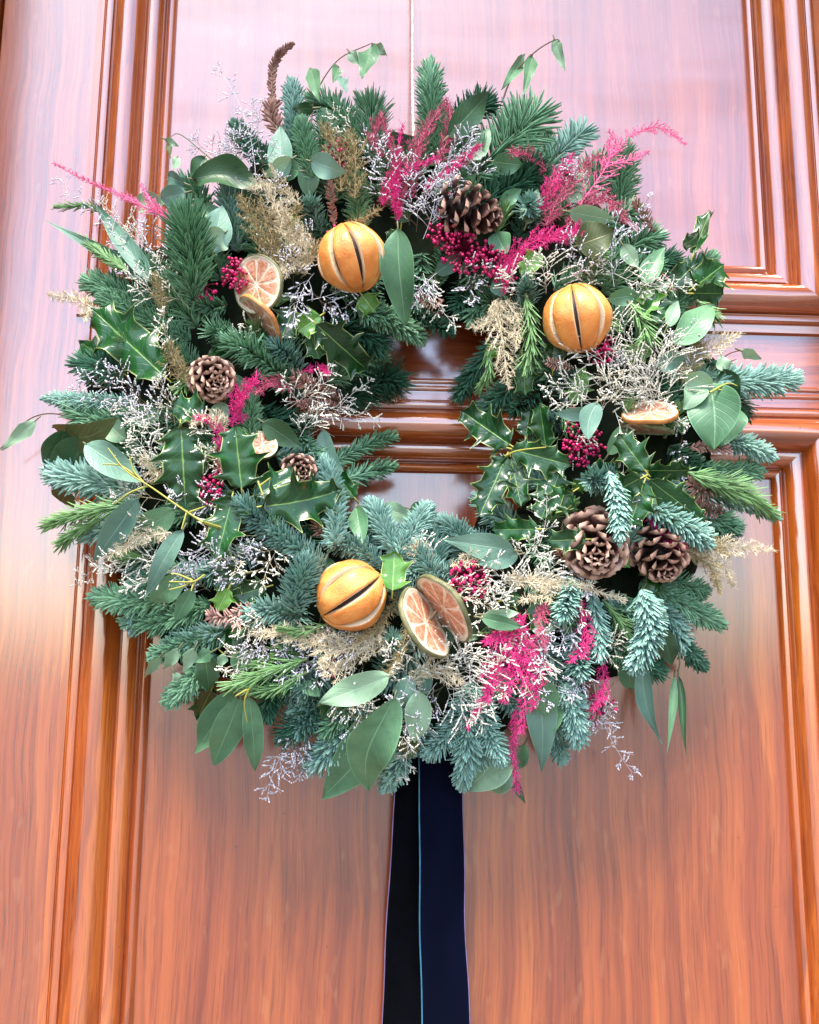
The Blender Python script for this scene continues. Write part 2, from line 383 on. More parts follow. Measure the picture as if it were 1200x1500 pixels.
for args in ((UL, UR, UB, ZT), (LL, LR, ZB, LT)):
    for sd_ in ('left', 'right', 'top', 'bottom'):
        moulding(sd_, *args, M['wood_m'] if sd_ in ('left', 'right') else M['wood_mh'])
DX0, DX1 = pxx(6, 0), max(UR, LR)+WMM+0.17

sx = max(UL, LL)-WMM+0.003; sx2 = min(UR, LR)+WMM-0.003
slab('stile', DX0, sx+0.004, ZB-.3, ZT+.3, 0.0, 0.045, M['wood_v'], .0015)
slab('stile', sx2-0.004, DX1, ZB-.3, ZT+.3, 0.0, 0.045, M['wood_v'], .0015)
slab('rail', sx+0.0045, sx2-0.0045, LT+WMM-.004, UB-WMM+.004, 0.0004, 0.045, M['wood_h'])
slab('rail', sx+0.0045, sx2-0.0045, ZT+WMM-.004, ZT+.3, 0.0004, 0.045, M['wood_h'])
slab('rail', sx+0.0045, sx2-0.0045, ZB-.3, ZB-WMM+.004, 0.0004, 0.045, M['wood_h'])
# scratch bead grooves on the rail above the lower moulding (a raised double line)
mb = MB()
for k, (z, hh) in enumerate(((LT+WMM+.004, .0022), (LT+WMM+.0115, .0016))):
    for s_ in (0,):
        a = np.linspace(0, math.pi, 7); xs = np.array([sx+.006, sx2-.006])
        V = np.zeros((2, 7, 3)); V[:, :, 0] = xs[:, None]; V[:, :, 1] = 0.0002-np.sin(a)*hh; V[:, :, 2] = z-np.cos(a)*.0028
        mb.add(V, grid_faces(2, 7), (0.5, 0.5, 0.5))
obj('bead', mb, M['wood_mh'], door)
frame_ = tag(empty('door_frame', (DX0-.02, .03, 0.05)), 'narrow strip of the wooden frame left of the door, beyond its hinge gap', 'door frame')
d0 = door; door = frame_
slab('jamb', DX0-.16, DX0-.0035, ZB-.3, ZT+.3, -0.004, 0.05, M['wood_v'], .003)
slab('rebate', DX0-.02, DX0+.02, ZB-.3, ZT+.3, 0.046, 0.06, M['wood_v'])
door = d0
mw, nw_, bw = new_mat('added_blocker_stone'); L_(nw_, ramp(nw_, noise(nw_, 6, 5, objco(nw_)), [(.3, (.20, .15, .11)), (.7, (.30, .24, .19))]), bw.inputs['Base Color']); bw.inputs['Roughness'].default_value = .8
sr = tag(empty('added_surround', (0, -.2, 0)), 'added stone surround, out of view, that darkens the side reflections in the door', 'light blocker')
door = sr
slab('side_blocker', DX0-.60, DX0-.162, 0.0, 2.9, -0.45, 0.06, mw, .004)  # unseen blocks, added to darken what the mouldings reflect from the sides
slab('side_blocker', DX1+.03, DX1+.50, 0.0, 2.9, -0.45, 0.06, mw, .004)
slab('top_blocker', DX0-.60, DX1+.50, 2.905, 3.3, -0.45, 0.06, mw, .004)
door = d0

# ------------------------------------------------------------------ wreath
WC = P(605, 622, 0.0)
wreath = tag(empty('wreath', WC), 'round Christmas wreath of fir, holly, eucalyptus, dried oranges and pine cones hanging on the door', 'wreath')
# base ring of moss, coloured near black to give the gaps their shade
mb = MB(); nu, nv = 96, 20
cen = P(CX, CY, 0.035)
th = np.linspace(0, 2*math.pi, nu)[:, None]; ph = np.linspace(0, 2*math.pi, nv)[None, :]
jit = 1+0.12*np.sin(th*7+ph*3)+0.1*np.sin(th*13-ph*2)
RA, RB = S(RR, .035), S(138, .035)
V = np.zeros((nu, nv, 3)); rad = RA+RB*jit*np.cos(ph)
V[:, :, 0] = cen[0]+rad*np.cos(th); V[:, :, 2] = cen[2]+rad*np.sin(th); V[:, :, 1] = -0.034-0.032*jit*np.sin(ph)
mb.add(V, grid_faces(nu, nv), (.5, .5, .5)); obj('moss_ring', mb, M['moss'], wreath, cen)

UPV = -np.array([0, 1.0, 0])
def curve_px(pts, off0, off1, n=14, extra=None):
    """pixel points -> curve lying on the wreath's swell, off metres above it"""
    k = len(pts); q = []
    for i, p in enumerate(pts):
        t = i/(k-1); h = H(*p[:2])+off0*(1-t)+off1*t
        if len(p) > 2: h = p[2]
        q.append(P(p[0], p[1], max(h, .008)))
    return catmull(q, n)

def fir(pts, wid, kind='g', o0=-.01, o1=.004, dens=1.0, flat=.0, ang=(72, 18), curl=.30, up=.40, name='fir_sprig', nw=4.4, ln=None, twig='twig'):
    a_, b_ = pts[-2], pts[-1]; dl = math.hypot(b_[0]-a_[0], b_[1]-a_[1]); k_s = min(.5, wid*.30/max(dl, 1))
    pts = list(pts[:-1])+[tuple(b_[i]+(a_[i]-b_[i])*k_s for i in range(2))+tuple(b_[2:])]
    C = curve_px(pts, o0, o1, 22); T, N, Sd = frames(C, UPV)
    seg = np.linalg.norm(np.diff(C, axis=0), axis=1); Lm = seg.sum(); Lpx = Lm/S(1)
    fl_ = .42 if (flat > .55 and 'fir' in name) else (.6 if flat > .55 else 1); n = int(Lpx*2.5*dens*fl_); n = max(24, min(n, 520))
    s = np.sort(np.clip((np.arange(n)+rng.random(n))/n, 0, 1))
    u = s*(len(C)-1); i0 = np.minimum(u.astype(int), len(C)-2); f = (u-i0)[:, None]
    p = C[i0]*(1-f)+C[i0+1]*f; t = nrm(T[i0]*(1-f)+T[i0+1]*f); nn = nrm(N[i0]*(1-f)+N[i0+1]*f); sd_ = np.cross(t, nn)
    phi = np.arange(n)*2.39996+rng.normal(0, .25, n)
    cp, sp = np.cos(phi)*(1-flat)+up*(1-flat*.5), np.sin(phi)
    r = nrm(nn*cp[:, None]+sd_*sp[:, None])
    al = np.radians(ang[0]+(ang[1]-ang[0])*np.clip((s-.6)/.4, 0, 1)**1.4 + rng.normal(0, 9, n))[:, None]
    d0 = np.cos(al)*t+np.sin(al)*r
    nl = S(wid*.50) if ln is None else S(ln)
    L = nl*(.68+.45*rng.random(n))*np.clip(.55+ (s*Lpx/22), 0, 1)*np.where(s > .85, 1-.35*(s-.85)/.15, 1)
    st = np.array([0, .35, .75, 1.0]); wd = np.array([.50, 1.0, .95, .40])*S(nw*(.95 if flat > .55 else (.74 if kind == 'b' else .64)))*.5
    pos = [p]; dirs = [d0]; k_ = 4
    for k in range(1, k_):
        d = nrm(d0 + curl*st[k]*(nn*.55+t*.75)); pos.append(pos[-1]+d*(L*(st[k]-st[k-1]))[:, None]); dirs.append(d)
    V = np.zeros((n, k_, 3, 3))
    for k in range(k_):
        side = nrm(np.cross(dirs[k], r+nn*.3+1e-6)); upn = np.cross(side, dirs[k])
        V[:, k, 0] = pos[k]-side*wd[k]; V[:, k, 2] = pos[k]+side*wd[k]; V[:, k, 1] = pos[k]+upn*wd[k]*.75
    base = (np.arange(n)*12)[:, None, None]; g = grid_faces(k_, 3)
    F = (base+g[None]).reshape(-1, 4)
    Cc = np.zeros((n, k_, 3, 3)); rr = np.clip(rng.normal(rnd.uniform(.25, .75), .2, n), 0, 1)
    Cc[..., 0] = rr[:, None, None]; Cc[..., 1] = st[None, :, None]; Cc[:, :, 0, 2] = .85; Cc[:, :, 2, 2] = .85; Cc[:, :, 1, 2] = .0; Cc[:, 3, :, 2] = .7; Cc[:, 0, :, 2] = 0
    mt = MB(); tube(mt, C, np.linspace(S(2.6), S(1.0), len(C)), 5, (.4, .5, .5))
    o = obj(name, mt, M[twig], wreath, C[0])
    mn = MB(); mn.add(V, F, Cc.reshape(-1, 3))
    matk = {'b': 'fir_b', 'g': 'fir_g', 'd': 'fir_d'}.get(kind, kind)
    tag(obj('needles' if name == 'fir_sprig' else 'leaflets', mn, M[matk], o, C[0]), kind='stuff')
    return o

# ---- leaves
def prof_oval(u): return np.sin(math.pi*np.clip(u, 0, 1)**.85)**.75*(1-.25*u)*1.12
def prof_lance(u): return np.sin(math.pi*u**.62)**1.0*(1-.1*u)
def prof_round(u): return np.sqrt(np.clip(1-(2*u-1)**2, 0, 1))
def prof_ivy(u): return np.where(u < .3, (u/.3)**.6, (1-(u-.3)/.7)**.8)
def leaf(b, t, wpx, mat, kind='oval', roll=0, pitch=0, bend=0, cup=.25, side=0, o0=.012, o1=.012, name=None, spines=4, wave=.0, twist=0, label=None, parent=None):
    hb, ht = H(*b)+o0, H(*t)+o1
    A, B = P(b[0], b[1], max(hb, .006)), P(t[0], t[1], max(ht, .004))
    L = np.linalg.norm(B-A); ax = nrm(B-A); view = nrm(CAM-(A+B)/2)
    n0 = nrm(view-ax*(view@ax)); s0 = np.cross(ax, n0); W = S(wpx*(1.12 if kind == 'holly' else 1), (hb+ht)/2)/2
    if kind != 'holly':
        wave = wave or rnd.uniform(.06, .22); twist = twist or rnd.uniform(-38, 38); bend = bend or rnd.uniform(-.02, .10); cup = cup*rnd.uniform(.5, 1.5)
        roll = roll or rnd.uniform(-14, 14)
    holly = kind == 'holly'; nu = 61 if holly else 21; nv = 11 if holly else 9
    u = np.linspace(0, 1, nu); v = np.linspace(-1, 1, nv)
    if holly:
        env = np.sin(math.pi*np.clip(u*.92+.04, 0, 1)**.9)**.62
        env = env*(1-.12*u)
        sh = []
        for sg in (0, .5 if rnd.random() < .5 else .2):
            f = (u*spines+sg*.6+.05) % 1.0
            tooth = np.maximum(0, 1-np.abs(f-.72)/np.where(f > .72, .17, .40))**1.9
            sh.append(env*(.66+.56*tooth)+.0)
        tipf = np.clip((1-u)/.10, 0, 1)**.7; basef = np.clip(u/.05, 0, 1)
        wl, wr = sh[0]*tipf*basef, sh[1]*tipf*basef; tth = tooth
    else:
        pr = {'oval': prof_oval, 'lance': prof_lance, 'round': prof_round, 'ivy': prof_ivy}[kind](u)
        wl = wr = np.maximum(pr, .012); tth = 0*u
    wl = np.maximum(wl, .01); wr = np.maximum(wr, .01)
    U, VV = np.meshgrid(u, v, indexing='ij')
    w_ = np.where(VV < 0, wl[:, None], wr[:, None])*np.abs(VV)*np.sign(VV)*W
    rollv = np.radians(roll + twist*(U-.5)); ph = rnd.random()*6
    z = cup*W*(np.abs(w_)/W)**2 + bend*L*np.sin(math.pi*U)
    if holly: z = z + W*.30*np.clip(np.abs(VV)-.45, 0, 1)**1.5*np.cos(U*math.pi*2*spines*.5+ph)*1.6 + W*.05*np.sin(U*spines*math.pi*2)*np.abs(VV)
    if wave: z = z + wave*W*np.sin(U*9+ph+np.sign(VV)*1.3)*np.abs(VV)**1.5
    z = z + W*.05*np.exp(-(VV*7)**2)*-1
    lat = w_ + side*L*np.sin(math.pi*U)
    al = U*L
    if holly: al = al + (np.abs(VV)**2)*tth[:, None]*L*.05
    pc, ps = math.cos(R_(pitch)), math.sin(R_(pitch))
    cr, sr = np.cos(rollv), np.sin(rollv)
    X = A[None, None] + ax*al[..., None] + s0*(lat*cr-z*sr)[..., None] + n0*(lat*sr+z*cr)[..., None] + n0*(al*ps*0)[..., None]
    mb = MB(); Cc = np.zeros((nu, nv, 3)); Cc[..., 0] = rnd.random(); Cc[..., 1] = U; Cc[..., 2] = (VV+1)/2
    mb.add(X, grid_faces(nu, nv), Cc.reshape(-1, 3))
    nm = name or ('holly_leaf' if holly else 'eucalyptus_leaf')
    o = obj(nm, mb, M[mat], parent or wreath, A)
    if label: o['label'] = label
    # short leaf stalk
    ms = MB(); tube(ms, bez(A-ax*S(9)-n0*S(5), A-ax*S(4), A+ax*S(2), 5), S(1.3), 5, (.5, .5, .5)); obj('leaf_stalk', ms, M['stemg'] if not holly else M['stemy'], o, A)
    return o

def stem(pts, r0, r1, mat, o0=.01, o1=.01, name='stem', n=24):
    C = curve_px(pts, o0, o1, n); mb = MB(); tube(mb, C, np.linspace(S(r0), S(r1), n), 6, (.5, .5, .5)); return obj(name, mb, M[mat], wreath, C[0])

# ---- small florets, sprays
def florets(mb, pos, d, ln, rad, rr):
    pos, d = np.asarray(pos), nrm(np.asarray(d)); n = len(pos)
    s = nrm(np.cross(d, np.array([.3, .9, .2]))); t = np.cross(d, s); ln = np.asarray(ln)[:, None]; rad = np.asarray(rad)[:, None]
    V = np.stack([pos, pos+d*ln*.65+s*rad, pos+d*ln*.65+t*rad, pos+d*ln*.65-s*rad, pos+d*ln*.65-t*rad, pos+d*ln], 1)
    F = np.array([[0, 2, 1], [0, 3, 2], [0, 4, 3], [0, 1, 4], [5, 1, 2], [5, 2, 3], [5, 3, 4], [5, 4, 1]])
    C = np.zeros((n, 6, 3)); C[..., 0] = np.asarray(rr)[:, None]
    mb.add(V, ((np.arange(n)*6)[:, None, None]+F[None]).reshape(-1, 3), C.reshape(-1, 3))
def spray(b, t, wpx, mat='lav', o0=0, o1=.02, nb=9, fl=1.0, bow=.12, stemmat=None, fsz=.92, thick=.28, name='sea_lavender_sprig'):
    A, B = P(b[0], b[1], max(.01, H(*b)+o0)), P(t[0], t[1], max(.01, H(*t)+o1)); L = np.linalg.norm(B-A); ax = nrm(B-A)
    view = nrm(CAM-A); sd_ = nrm(np.cross(ax, view)); out = np.cross(sd_, ax)
    main = bez(A, (A+B)/2+sd_*L*bow*rnd.choice((-1, 1))+out*L*.05, B, 12)
    ms, mf = MB(), MB(); tube(ms, main, np.linspace(S(thick*1.7), S(thick), 12), 3, (.5, .5, .5))
    fp, fd = [], []
    def twigf(p, d, l, lvl):
        d = nrm(d); c = nrm(sd_*rnd.uniform(-1, 1)+out*rnd.uniform(-.5, .6))
        k = 5; C = bez(p, p+d*l*.5, p+d*l*.93+c*l*rnd.uniform(.15, .55), k); tube(ms, C, np.linspace(S(thick), S(thick*.55), k), 3, (.5, .5, .5))
        T = nrm(np.gradient(C, axis=0))
        if lvl >= 2:
            m = max(4, int(l/S(2.0)*fl))
            for j in range(m):
                q = .3+.7*(j+rnd.random()*.5)/m; i = min(int(q*(k-1)), k-2); f = q*(k-1)-i
                fp.append(C[i]*(1-f)+C[i+1]*f); fd.append(T[i]*.9+c*.9+np.array([rnd.uniform(-.5, .5) for _ in range(3)]))
            fp.append(C[-1]); fd.append(T[-1])
        else:
            m = 4 if lvl else 5
            for j in range(m):
                q = .35+.65*(j+.4)/m; i = min(int(q*(k-1)), k-2)
                sg = 1 if j % 2 else -1; a = rnd.uniform(.5, 1.0)
                nd = T[i]*math.cos(a)+nrm(sd_*sg+out*rnd.uniform(-.8, .9))*math.sin(a)
                twigf(C[i], nd, l*rnd.uniform(.35, .6), lvl+1)
    Tm = nrm(np.gradient(main, axis=0)); W = S(wpx)/2
    for j in range(nb):
        q = .15+.85*(j+rnd.random()*.6)/nb; i = min(int(q*11), 10); sg = 1 if j % 2 else -1; a = rnd.uniform(.45, .95)
        nd = Tm[i]*math.cos(a)+nrm(sd_*sg+out*rnd.uniform(-.6, .8))*math.sin(a)
        twigf(main[i], nd, W*rnd.uniform(.75, 1.25)*(1.15-.55*q), 1)
    twigf(main[-1]-ax*S(3), ax, W*.5, 1)
    n = len(fp); florets(mf, fp, fd, S(2.4)*fsz*(.6+.8*rng.random(n)), S(1.25)*fsz*(.7+.6*rng.random(n)), rng.random(n))
    o = obj(name, ms, M[stemmat or mat], wreath, A); tag(obj('florets', mf, M[mat], o, A), kind='stuff')
    return o

# ---- feathery asparagus fern
def plume(pts, wpx, mat='magenta', o0=.01, o1=.02, dens=1.0, fil=7.5, name='asparagus_fern', prof=None, thick=.31, nbp=None):
    C = curve_px(pts, o0, o1, 30); T, N, Sd = frames(C, UPV); L = np.linalg.norm(np.diff(C, axis=0), axis=1).sum(); Lpx = L/S(1)
    ms = MB(); tube(ms, C, np.linspace(S(1.2), S(.6), 30), 4, (.5, .5, .5))
    W = S(wpx)/2; nb = nbp or max(8, int(Lpx/4.2)); P0, D0, L0 = [], [], []
    for j in range(nb):
        q = (j+rnd.random()*.8)/nb; i = min(int(q*29), 28); sg = 1 if j % 2 else -1
        a = rnd.uniform(.6, 1.15); nd = nrm(T[i]*math.cos(a)+nrm(Sd[i]*sg+N[i]*rnd.uniform(-.3, .9))*math.sin(a))
        pf = math.sin(math.pi*min(1, .12+q*.85)**.8) if prof is None else prof(q)
        l = W*rnd.uniform(.7, 1.15)*max(.12, pf); k = 8
        Cb = bez(C[i], C[i]+nd*l*.55, C[i]+nd*l*.9+T[i]*l*.3+N[i]*l*rnd.uniform(-.1, .25), k); tube(ms, Cb, S(.55), 3, (.5, .5, .5))
        Tb = nrm(np.gradient(Cb, axis=0)); m = int(max(6, l/S(1.0)*1.25*dens))
        qq = rng.random(m); ii = np.minimum((qq*(k-1)).astype(int), k-2); f = (qq*(k-1)-ii)[:, None]
        pp = Cb[ii]*(1-f)+Cb[ii+1]*f; rd = nrm(rng.normal(size=(m, 3))); dd = nrm(Tb[ii]*.75+rd*.9)
        P0.append(pp); D0.append(dd); L0.append(S(fil)*(.5+.7*rng.random(m))*(1-.4*qq))
    # filaments straight off the rachis
    m = int(Lpx*1.6*dens); qq = rng.random(m); ii = np.minimum((qq*29).astype(int), 28)
    P0.append(C[ii]); D0.append(nrm(T[ii]*.7+nrm(rng.normal(size=(m, 3)))*.9)); L0.append(S(fil)*(.6+.8*rng.random(m)))
    p, d, l = np.concatenate(P0), np.concatenate(D0), np.concatenate(L0)[:, None]; n = len(p)
    s = nrm(np.cross(d, nrm(CAM-p)))*S(thick); c = nrm(rng.normal(size=(n, 3)))*.18
    m1 = p+(d+c*.5)*l*.55; e = p+(d-c*.4)*l
    V = np.stack([p-s, p+s, m1-s*.9, m1+s*.9, e-s*.35, e+s*.35], 1); F = np.array([[0, 1, 3, 2], [2, 3, 5, 4]])
    Cc = np.zeros((n, 6, 3)); Cc[..., 0] = rng.random(n)[:, None]
    mf = MB(); mf.add(V, ((np.arange(n)*6)[:, None, None]+F[None]).reshape(-1, 4), Cc.reshape(-1, 3))
    o = obj(name, ms, M[mat], wreath, C[0]); tag(obj('fronds', mf, M[mat], o, C[0]), kind='stuff'); return o

# ---- unit spheres
def ico():
    import bmesh
    bm = bmesh.new(); bmesh.ops.create_icosphere(bm, subdivisions=2, radius=1)
    v = np.array([x.co[:] for x in bm.verts]); f = np.array([[y.index for y in x.verts] for x in bm.faces]); bm.free(); return v, f
IV, IF = ico()
def berries(c, rpx, n, mat='berry', bs=2.6, o=.016, flat=.7, label=None, name='berry_cluster'):
    base = P(c[0], c[1], H(*c)+o-.02); mb, ms = MB(), MB()
    for i in range(n):
        a = rnd.random()*6.283; q = math.sqrt(rnd.random()); hz = (1-q*q)**.5*flat*S(rpx)
        p = P(c[0]+math.cos(a)*q*rpx, c[1]+math.sin(a)*q*rpx, H(*c)+o+hz*rnd.uniform(.3, 1)-.006)
        r = S(bs)*rnd.uniform(.65, 1.15)
        mb.add(IV*r*np.array([1, 1, rnd.uniform(.9, 1.15)])+p, IF, (rnd.random(), .5, .5))
        if True: tube(ms, bez(base, (base+p)/2+np.array([rnd.uniform(-1, 1), 0, rnd.uniform(-1, 1)])*S(5), p, 5), S(.6), 3, (.3, .5, .5))
    o_ = obj(name, ms, M[mat], wreath, base)
    tag(obj('berries', mb, M[mat], o_, base), kind='stuff')
    if label: o_['label'] = label
    return o_

# ---- pine cones
def scale_mesh():
    nu, nv = 9, 7; u = np.linspace(0, 1, nu); v = np.linspace(-1, 1, nv); U, VV = np.meshgrid(u, v, indexing='ij')
    w_ = (.12+.30*np.clip(U/.78, 0, 1)**1.0)*np.where(U > .72, np.sqrt(np.clip(1-((U-.72)/.285)**2, 0, 1)), 1)
    Y = VV*w_; Z = -.14*VV**2*U + .30*U**2.2*.6
    thick = .035+.085*np.exp(-((U-.86)/.10)**2)
    edge = np.sqrt(np.clip(1-VV**2, 0, 1))*np.where(U > .95, .55, 1)
    top = np.stack([U, Y, Z+thick*edge*.9], -1); bot = np.stack([U, Y, Z-thick*edge*.6], -1)
    mb = MB(); Cc = np.zeros((nu, nv, 3)); Cc[..., 1] = U; Cc[..., 2] = VV*.5+.5
    mb.add(top, grid_faces(nu, nv), Cc.reshape(-1, 3)); mb.add(bot, grid_faces(nu, nv)[:, ::-1], Cc.reshape(-1, 3)*np.array([1, .75, 1]))
    return mesh_from('scale', np.concatenate(mb.v), mb.f, np.concatenate(mb.c), M['scale'])
SCM = scale_mesh()
def cone(c, rpx, ax_px, toward, n=54, o=.02, lenf=1.25, openness=1.0, label=None):
    """ax_px: screen direction of the tip, toward: how much the tip points at the viewer"""
    cen = P(c[0], c[1], H(*c)+o); view = nrm(CAM-cen)
    d2 = RIGHT*ax_px[0]-UP*ax_px[1]; ax = nrm(nrm(d2)*(1-toward)+view*toward) if np.linalg.norm(d2) > 0 else view
    R0 = S(rpx, .1); L = R0*lenf
    s = nrm(np.cross(ax, np.array([.2, .3, 1]))); t = np.cross(ax, s)
    mb = MB(); prof = [(0, .15), (.15, .42), (.4, .40), (.8, .2), (1, .05)]
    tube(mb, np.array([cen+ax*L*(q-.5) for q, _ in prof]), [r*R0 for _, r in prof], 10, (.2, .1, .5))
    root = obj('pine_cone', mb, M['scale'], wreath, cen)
    if label: root['label'] = label
    for i in range(n):
        q = (i+.5)/n; ang = i*2.39996; rad = nrm(s*math.cos(ang)+t*math.sin(ang))
        z = -.5+.98*q; rr = R0*(.34*(1-q)**.5+.04)
        size = R0*(.72*(math.sin(math.pi*min(1, .18+.80*q)**.9))**.7*(1-.30*q)+.14)
        tilt = R_((98-86*q**1.0)*openness+rnd.uniform(-6, 6))           # from the axis
        tilt = min(tilt, R_(112))
        d = nrm(ax*math.cos(tilt)+rad*math.sin(tilt)); up = nrm(np.cross(np.cross(d, ax), d)) if True else ax
        yv = np.cross(up, d)
        rot = Matrix((Vector(d), Vector(yv), Vector(up))).transposed().to_quaternion()
        p = cen+ax*z*L+rad*rr*.6
        k = rnd.uniform(.92, 1.08)
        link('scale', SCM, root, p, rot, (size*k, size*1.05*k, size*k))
    return root

# ---- whole dried oranges
def orange(c, rpx, ax_px, toward, phase, nseg=8, o=.03, slit=.11, label=None, squash=.97):
    h = H(*c)+o; cen = P(c[0], c[1], h); view = nrm(CAM-cen); r0 = S(rpx, h)
    d2 = nrm(RIGHT*ax_px[0]-UP*ax_px[1]); ax = nrm(d2*(1-abs(toward))+view*toward)
    s = nrm(view-ax*(view@ax)); t = np.cross(ax, s)
    mb = MB(); mb.add(IV*r0*.84+cen, IF, (.5, .5, .5)); root = obj('dried_orange', mb, M['core'], wreath, cen)
    if label: root['label'] = label
    lat = np.linspace(-math.pi/2, math.pi/2, 25)
    for k in range(nseg):
        a0 = phase+k*2*math.pi/nseg; a1 = a0+2*math.pi/nseg
        sl = slit*(.7+.6*rnd.random())
        open_ = np.clip(np.cos(lat*1.12), 0, 1)**.55
        g = sl*open_+.004
        inner, w1, w2 = .80, .10, .045
        V = np.zeros((25, 15, 3)); Cc = np.zeros((25, 15, 3))
        lo = a0+g; hi = a1-g
        fr = np.linspace(0, 1, 9)
        cols = []
        for j in range(15):
            if j < 3: lon = lo+(-.0+.010*j); rr = [.80, .88, .955][j]; e = [1.0, .78, .62][j]
            elif j > 11: jj = 14-j; lon = hi-(.010*jj); rr = [.80, .88, .955][jj]; e = [1.0, .78, .62][jj]
            else:
                f = (j-3)/8; lon = lo+.028+(hi-lo-.056)*f; rr = 1.0-.012*(2*f-1)**6; e = .50*max(0, (abs(2*f-1)-.90)/.1)
                if j in (3, 11): rr = .985; e = .55
            cl = np.cos(lat); rads = r0*(1+(rr-1)*np.clip(open_*1.4, .06, 1))
            wob = 1+.018*np.sin(lat*5+k*1.7)+.014*math.sin(k*2.1)+.008*np.sin(lat*11+k)*math.sin(j*.9)
            rads = rads*wob
            V[:, j] = cen + (s*(np.cos(lon)*cl)[:, None]+t*(np.sin(lon)*cl)[:, None])*rads[:, None] + ax*(np.sin(lat)*squash)[:, None]*rads[:, None]
            Cc[:, j] = np.stack([0*lat+.5, (lat/math.pi)+.5, e*open_**.5+0*lat], -1)
        m2 = MB(); m2.add(V, grid_faces(25, 15), Cc.reshape(-1, 3)); obj('peel_segment', m2, M['peel'], root, cen)
    return root

# ---- citrus slices
def cslice(c, major, ratio, flip=1, o=.03, th=.0036, rindmat='rind', label=None, nseg=9, lift=0):
    """major: half-length vector of the long axis in px; ratio: short/long; flip: which side leans forward"""
    h = H(*c)+o; cen = P(c[0], c[1], h); view = nrm(CAM-cen); a = S(math.hypot(*major), h)
    mx = RIGHT*major[0]-UP*major[1]; mx = nrm(mx-view*(mx@view)); my = np.cross(view, mx)
    tl = math.acos(min(1, ratio))*flip; nrmv = view*math.cos(tl)+my*math.sin(tl); ey = np.cross(nrmv, mx)
    def pt(r, an, z): return cen+mx*(r*math.cos(an))+ey*(r*math.sin(an))+nrmv*(z+warp(r, an))
    ph = rnd.random()*6; warp = lambda r, an: .06*a*math.sin(2*an+ph)*(r/a)**2+.018*a*math.sin(5*an+ph*2)*(r/a)**2
    K = 40; A = np.linspace(0, 2*math.pi, K, endpoint=False)
    def ring(prof, name, mat, par):
        mb = MB(); k = len(prof); V = np.array([[pt(r*a, an, z) for (r, z) in prof] for an in A])
        i = np.arange(K)[:, None]*k; i2 = ((np.arange(K)+1) % K)[:, None]*k; j = np.arange(k-1)[None, :]
        mb.add(V, np.stack([i+j, i+j+1, i2+j+1, i2+j], -1).reshape(-1, 4), (.5, .5, .5)); return obj(name, mb, mat, par, cen)
    root = ring([(.0, th*.30), (.25, th*.30), (.6, th*.3), (.84, th*.34), (.90, th*.50), (.94, th*.56), (.955, th*.5), (.955, -th*.5), (.5, -th*.42), (0, -th*.4)], 'citrus_slice', M['pith'], wreath)
    if label: root['label'] = label
    ring([(.952, th*.56), (.97, th*.62), (.99, th*.5), (1.0, 0), (.99, -th*.5), (.965, -th*.58), (.95, -th*.5)], 'rind', M[rindmat], root)
    for sgn in (1, -1):
        for k in range(nseg):
            a0 = k*2*math.pi/nseg+ph; a1 = (k+1)*2*math.pi/nseg+ph; nr, na = 6, 7; V = np.zeros((nr, na, 3)); Cc = np.zeros((nr, na, 3))
            for i, q in enumerate(np.linspace(0, 1, nr)):
                r = (.06+.85*q)*a
                for j, f in enumerate(np.linspace(0, 1, na)):
                    mar = .011*a/r; an = a0+mar+(a1-a0-2*mar)*f
                    rr = r*(1-.10*(2*f-1)**4*q); ed = max(abs(2*f-1)**3, 0, (q-.7)/.3 if q > .7 else 0, (1-q*6) if q < .16 else 0)
                    V[i, j] = pt(rr, an, sgn*(th*(.34+.14*(1-ed)))-(0 if sgn > 0 else 0)+rnd.uniform(-1, 1)*th*.03); Cc[i, j] = (.5, q, ed)
            mb = MB(); mb.add(V, grid_faces(nr, na), Cc.reshape(-1, 3)); obj('segment', mb, M['flesh'], root, cen)
    return root

exec_items = True
#TESTSTOP
# ================================================================== ITEMS, placed by where they stand in the photo
# whole oranges
orange((515, 378), 53, (-.28, -1), .18, R_(14), 8, .022, .066, 'dried orange in the upper left of the wreath, its dark slits leaning to the right')
orange((845, 467), 53, (-.16, -1), .12, R_(0), 8, .022, .058, 'dried orange in the upper right of the wreath with thin upright slits')
orange((514, 872), 52, (.80, -.55), -.12, R_(6), 8, .028, .058, 'dried orange low in the wreath with slanting slits')
# slices
cslice((377, 417), (8, -44), .80, 1, .020, label='large dried orange slice beside the crimson berries')
cslice((383, 468), (26, 36), .30, -1, .012, rindmat='rindo', label='dried orange slice seen nearly edge on')
cslice((622, 913), (28, 50), .38, 1, .040, label='left of the paired dried slices below the low orange')
cslice((652, 890), (35, 46), .34, -1, .038, label='right of the paired dried slices below the low orange')
cslice((952, 606), (42, -2), .36, 1, .022, rindmat='rindo', label='dried orange slice under the white florets')
cslice((948, 628), (40, 5), .16, -1, .014, label='green rimmed slice edge under the white florets')
cslice((384, 652), (22, 8), .85, 1, .016, label='small pale slice behind the holly leaf')
# cones
cone((692, 310), 46, (1, .28), .15, 50, .020, 1.75, 1.08, 'large open pine cone at the top of the wreath')
cone((312, 556), 39, (.6, .5), .72, 50, .018, 1.1, .85, 'rounded pine cone on the left of the wreath')
cone((872, 802), 56, (.10, .45), .78, 46, .022, 1.5, 1.0, 'wide open pine cone facing outward, lower right')
cone((968, 815), 46, (.35, .9), .45, 50, .016, 1.35, .95, 'darker pine cone beside the wide open one')
cone((438, 690), 30, (.4, .3), .70, 36, .010, 1.1, .9, 'small pine cone half hidden behind holly')

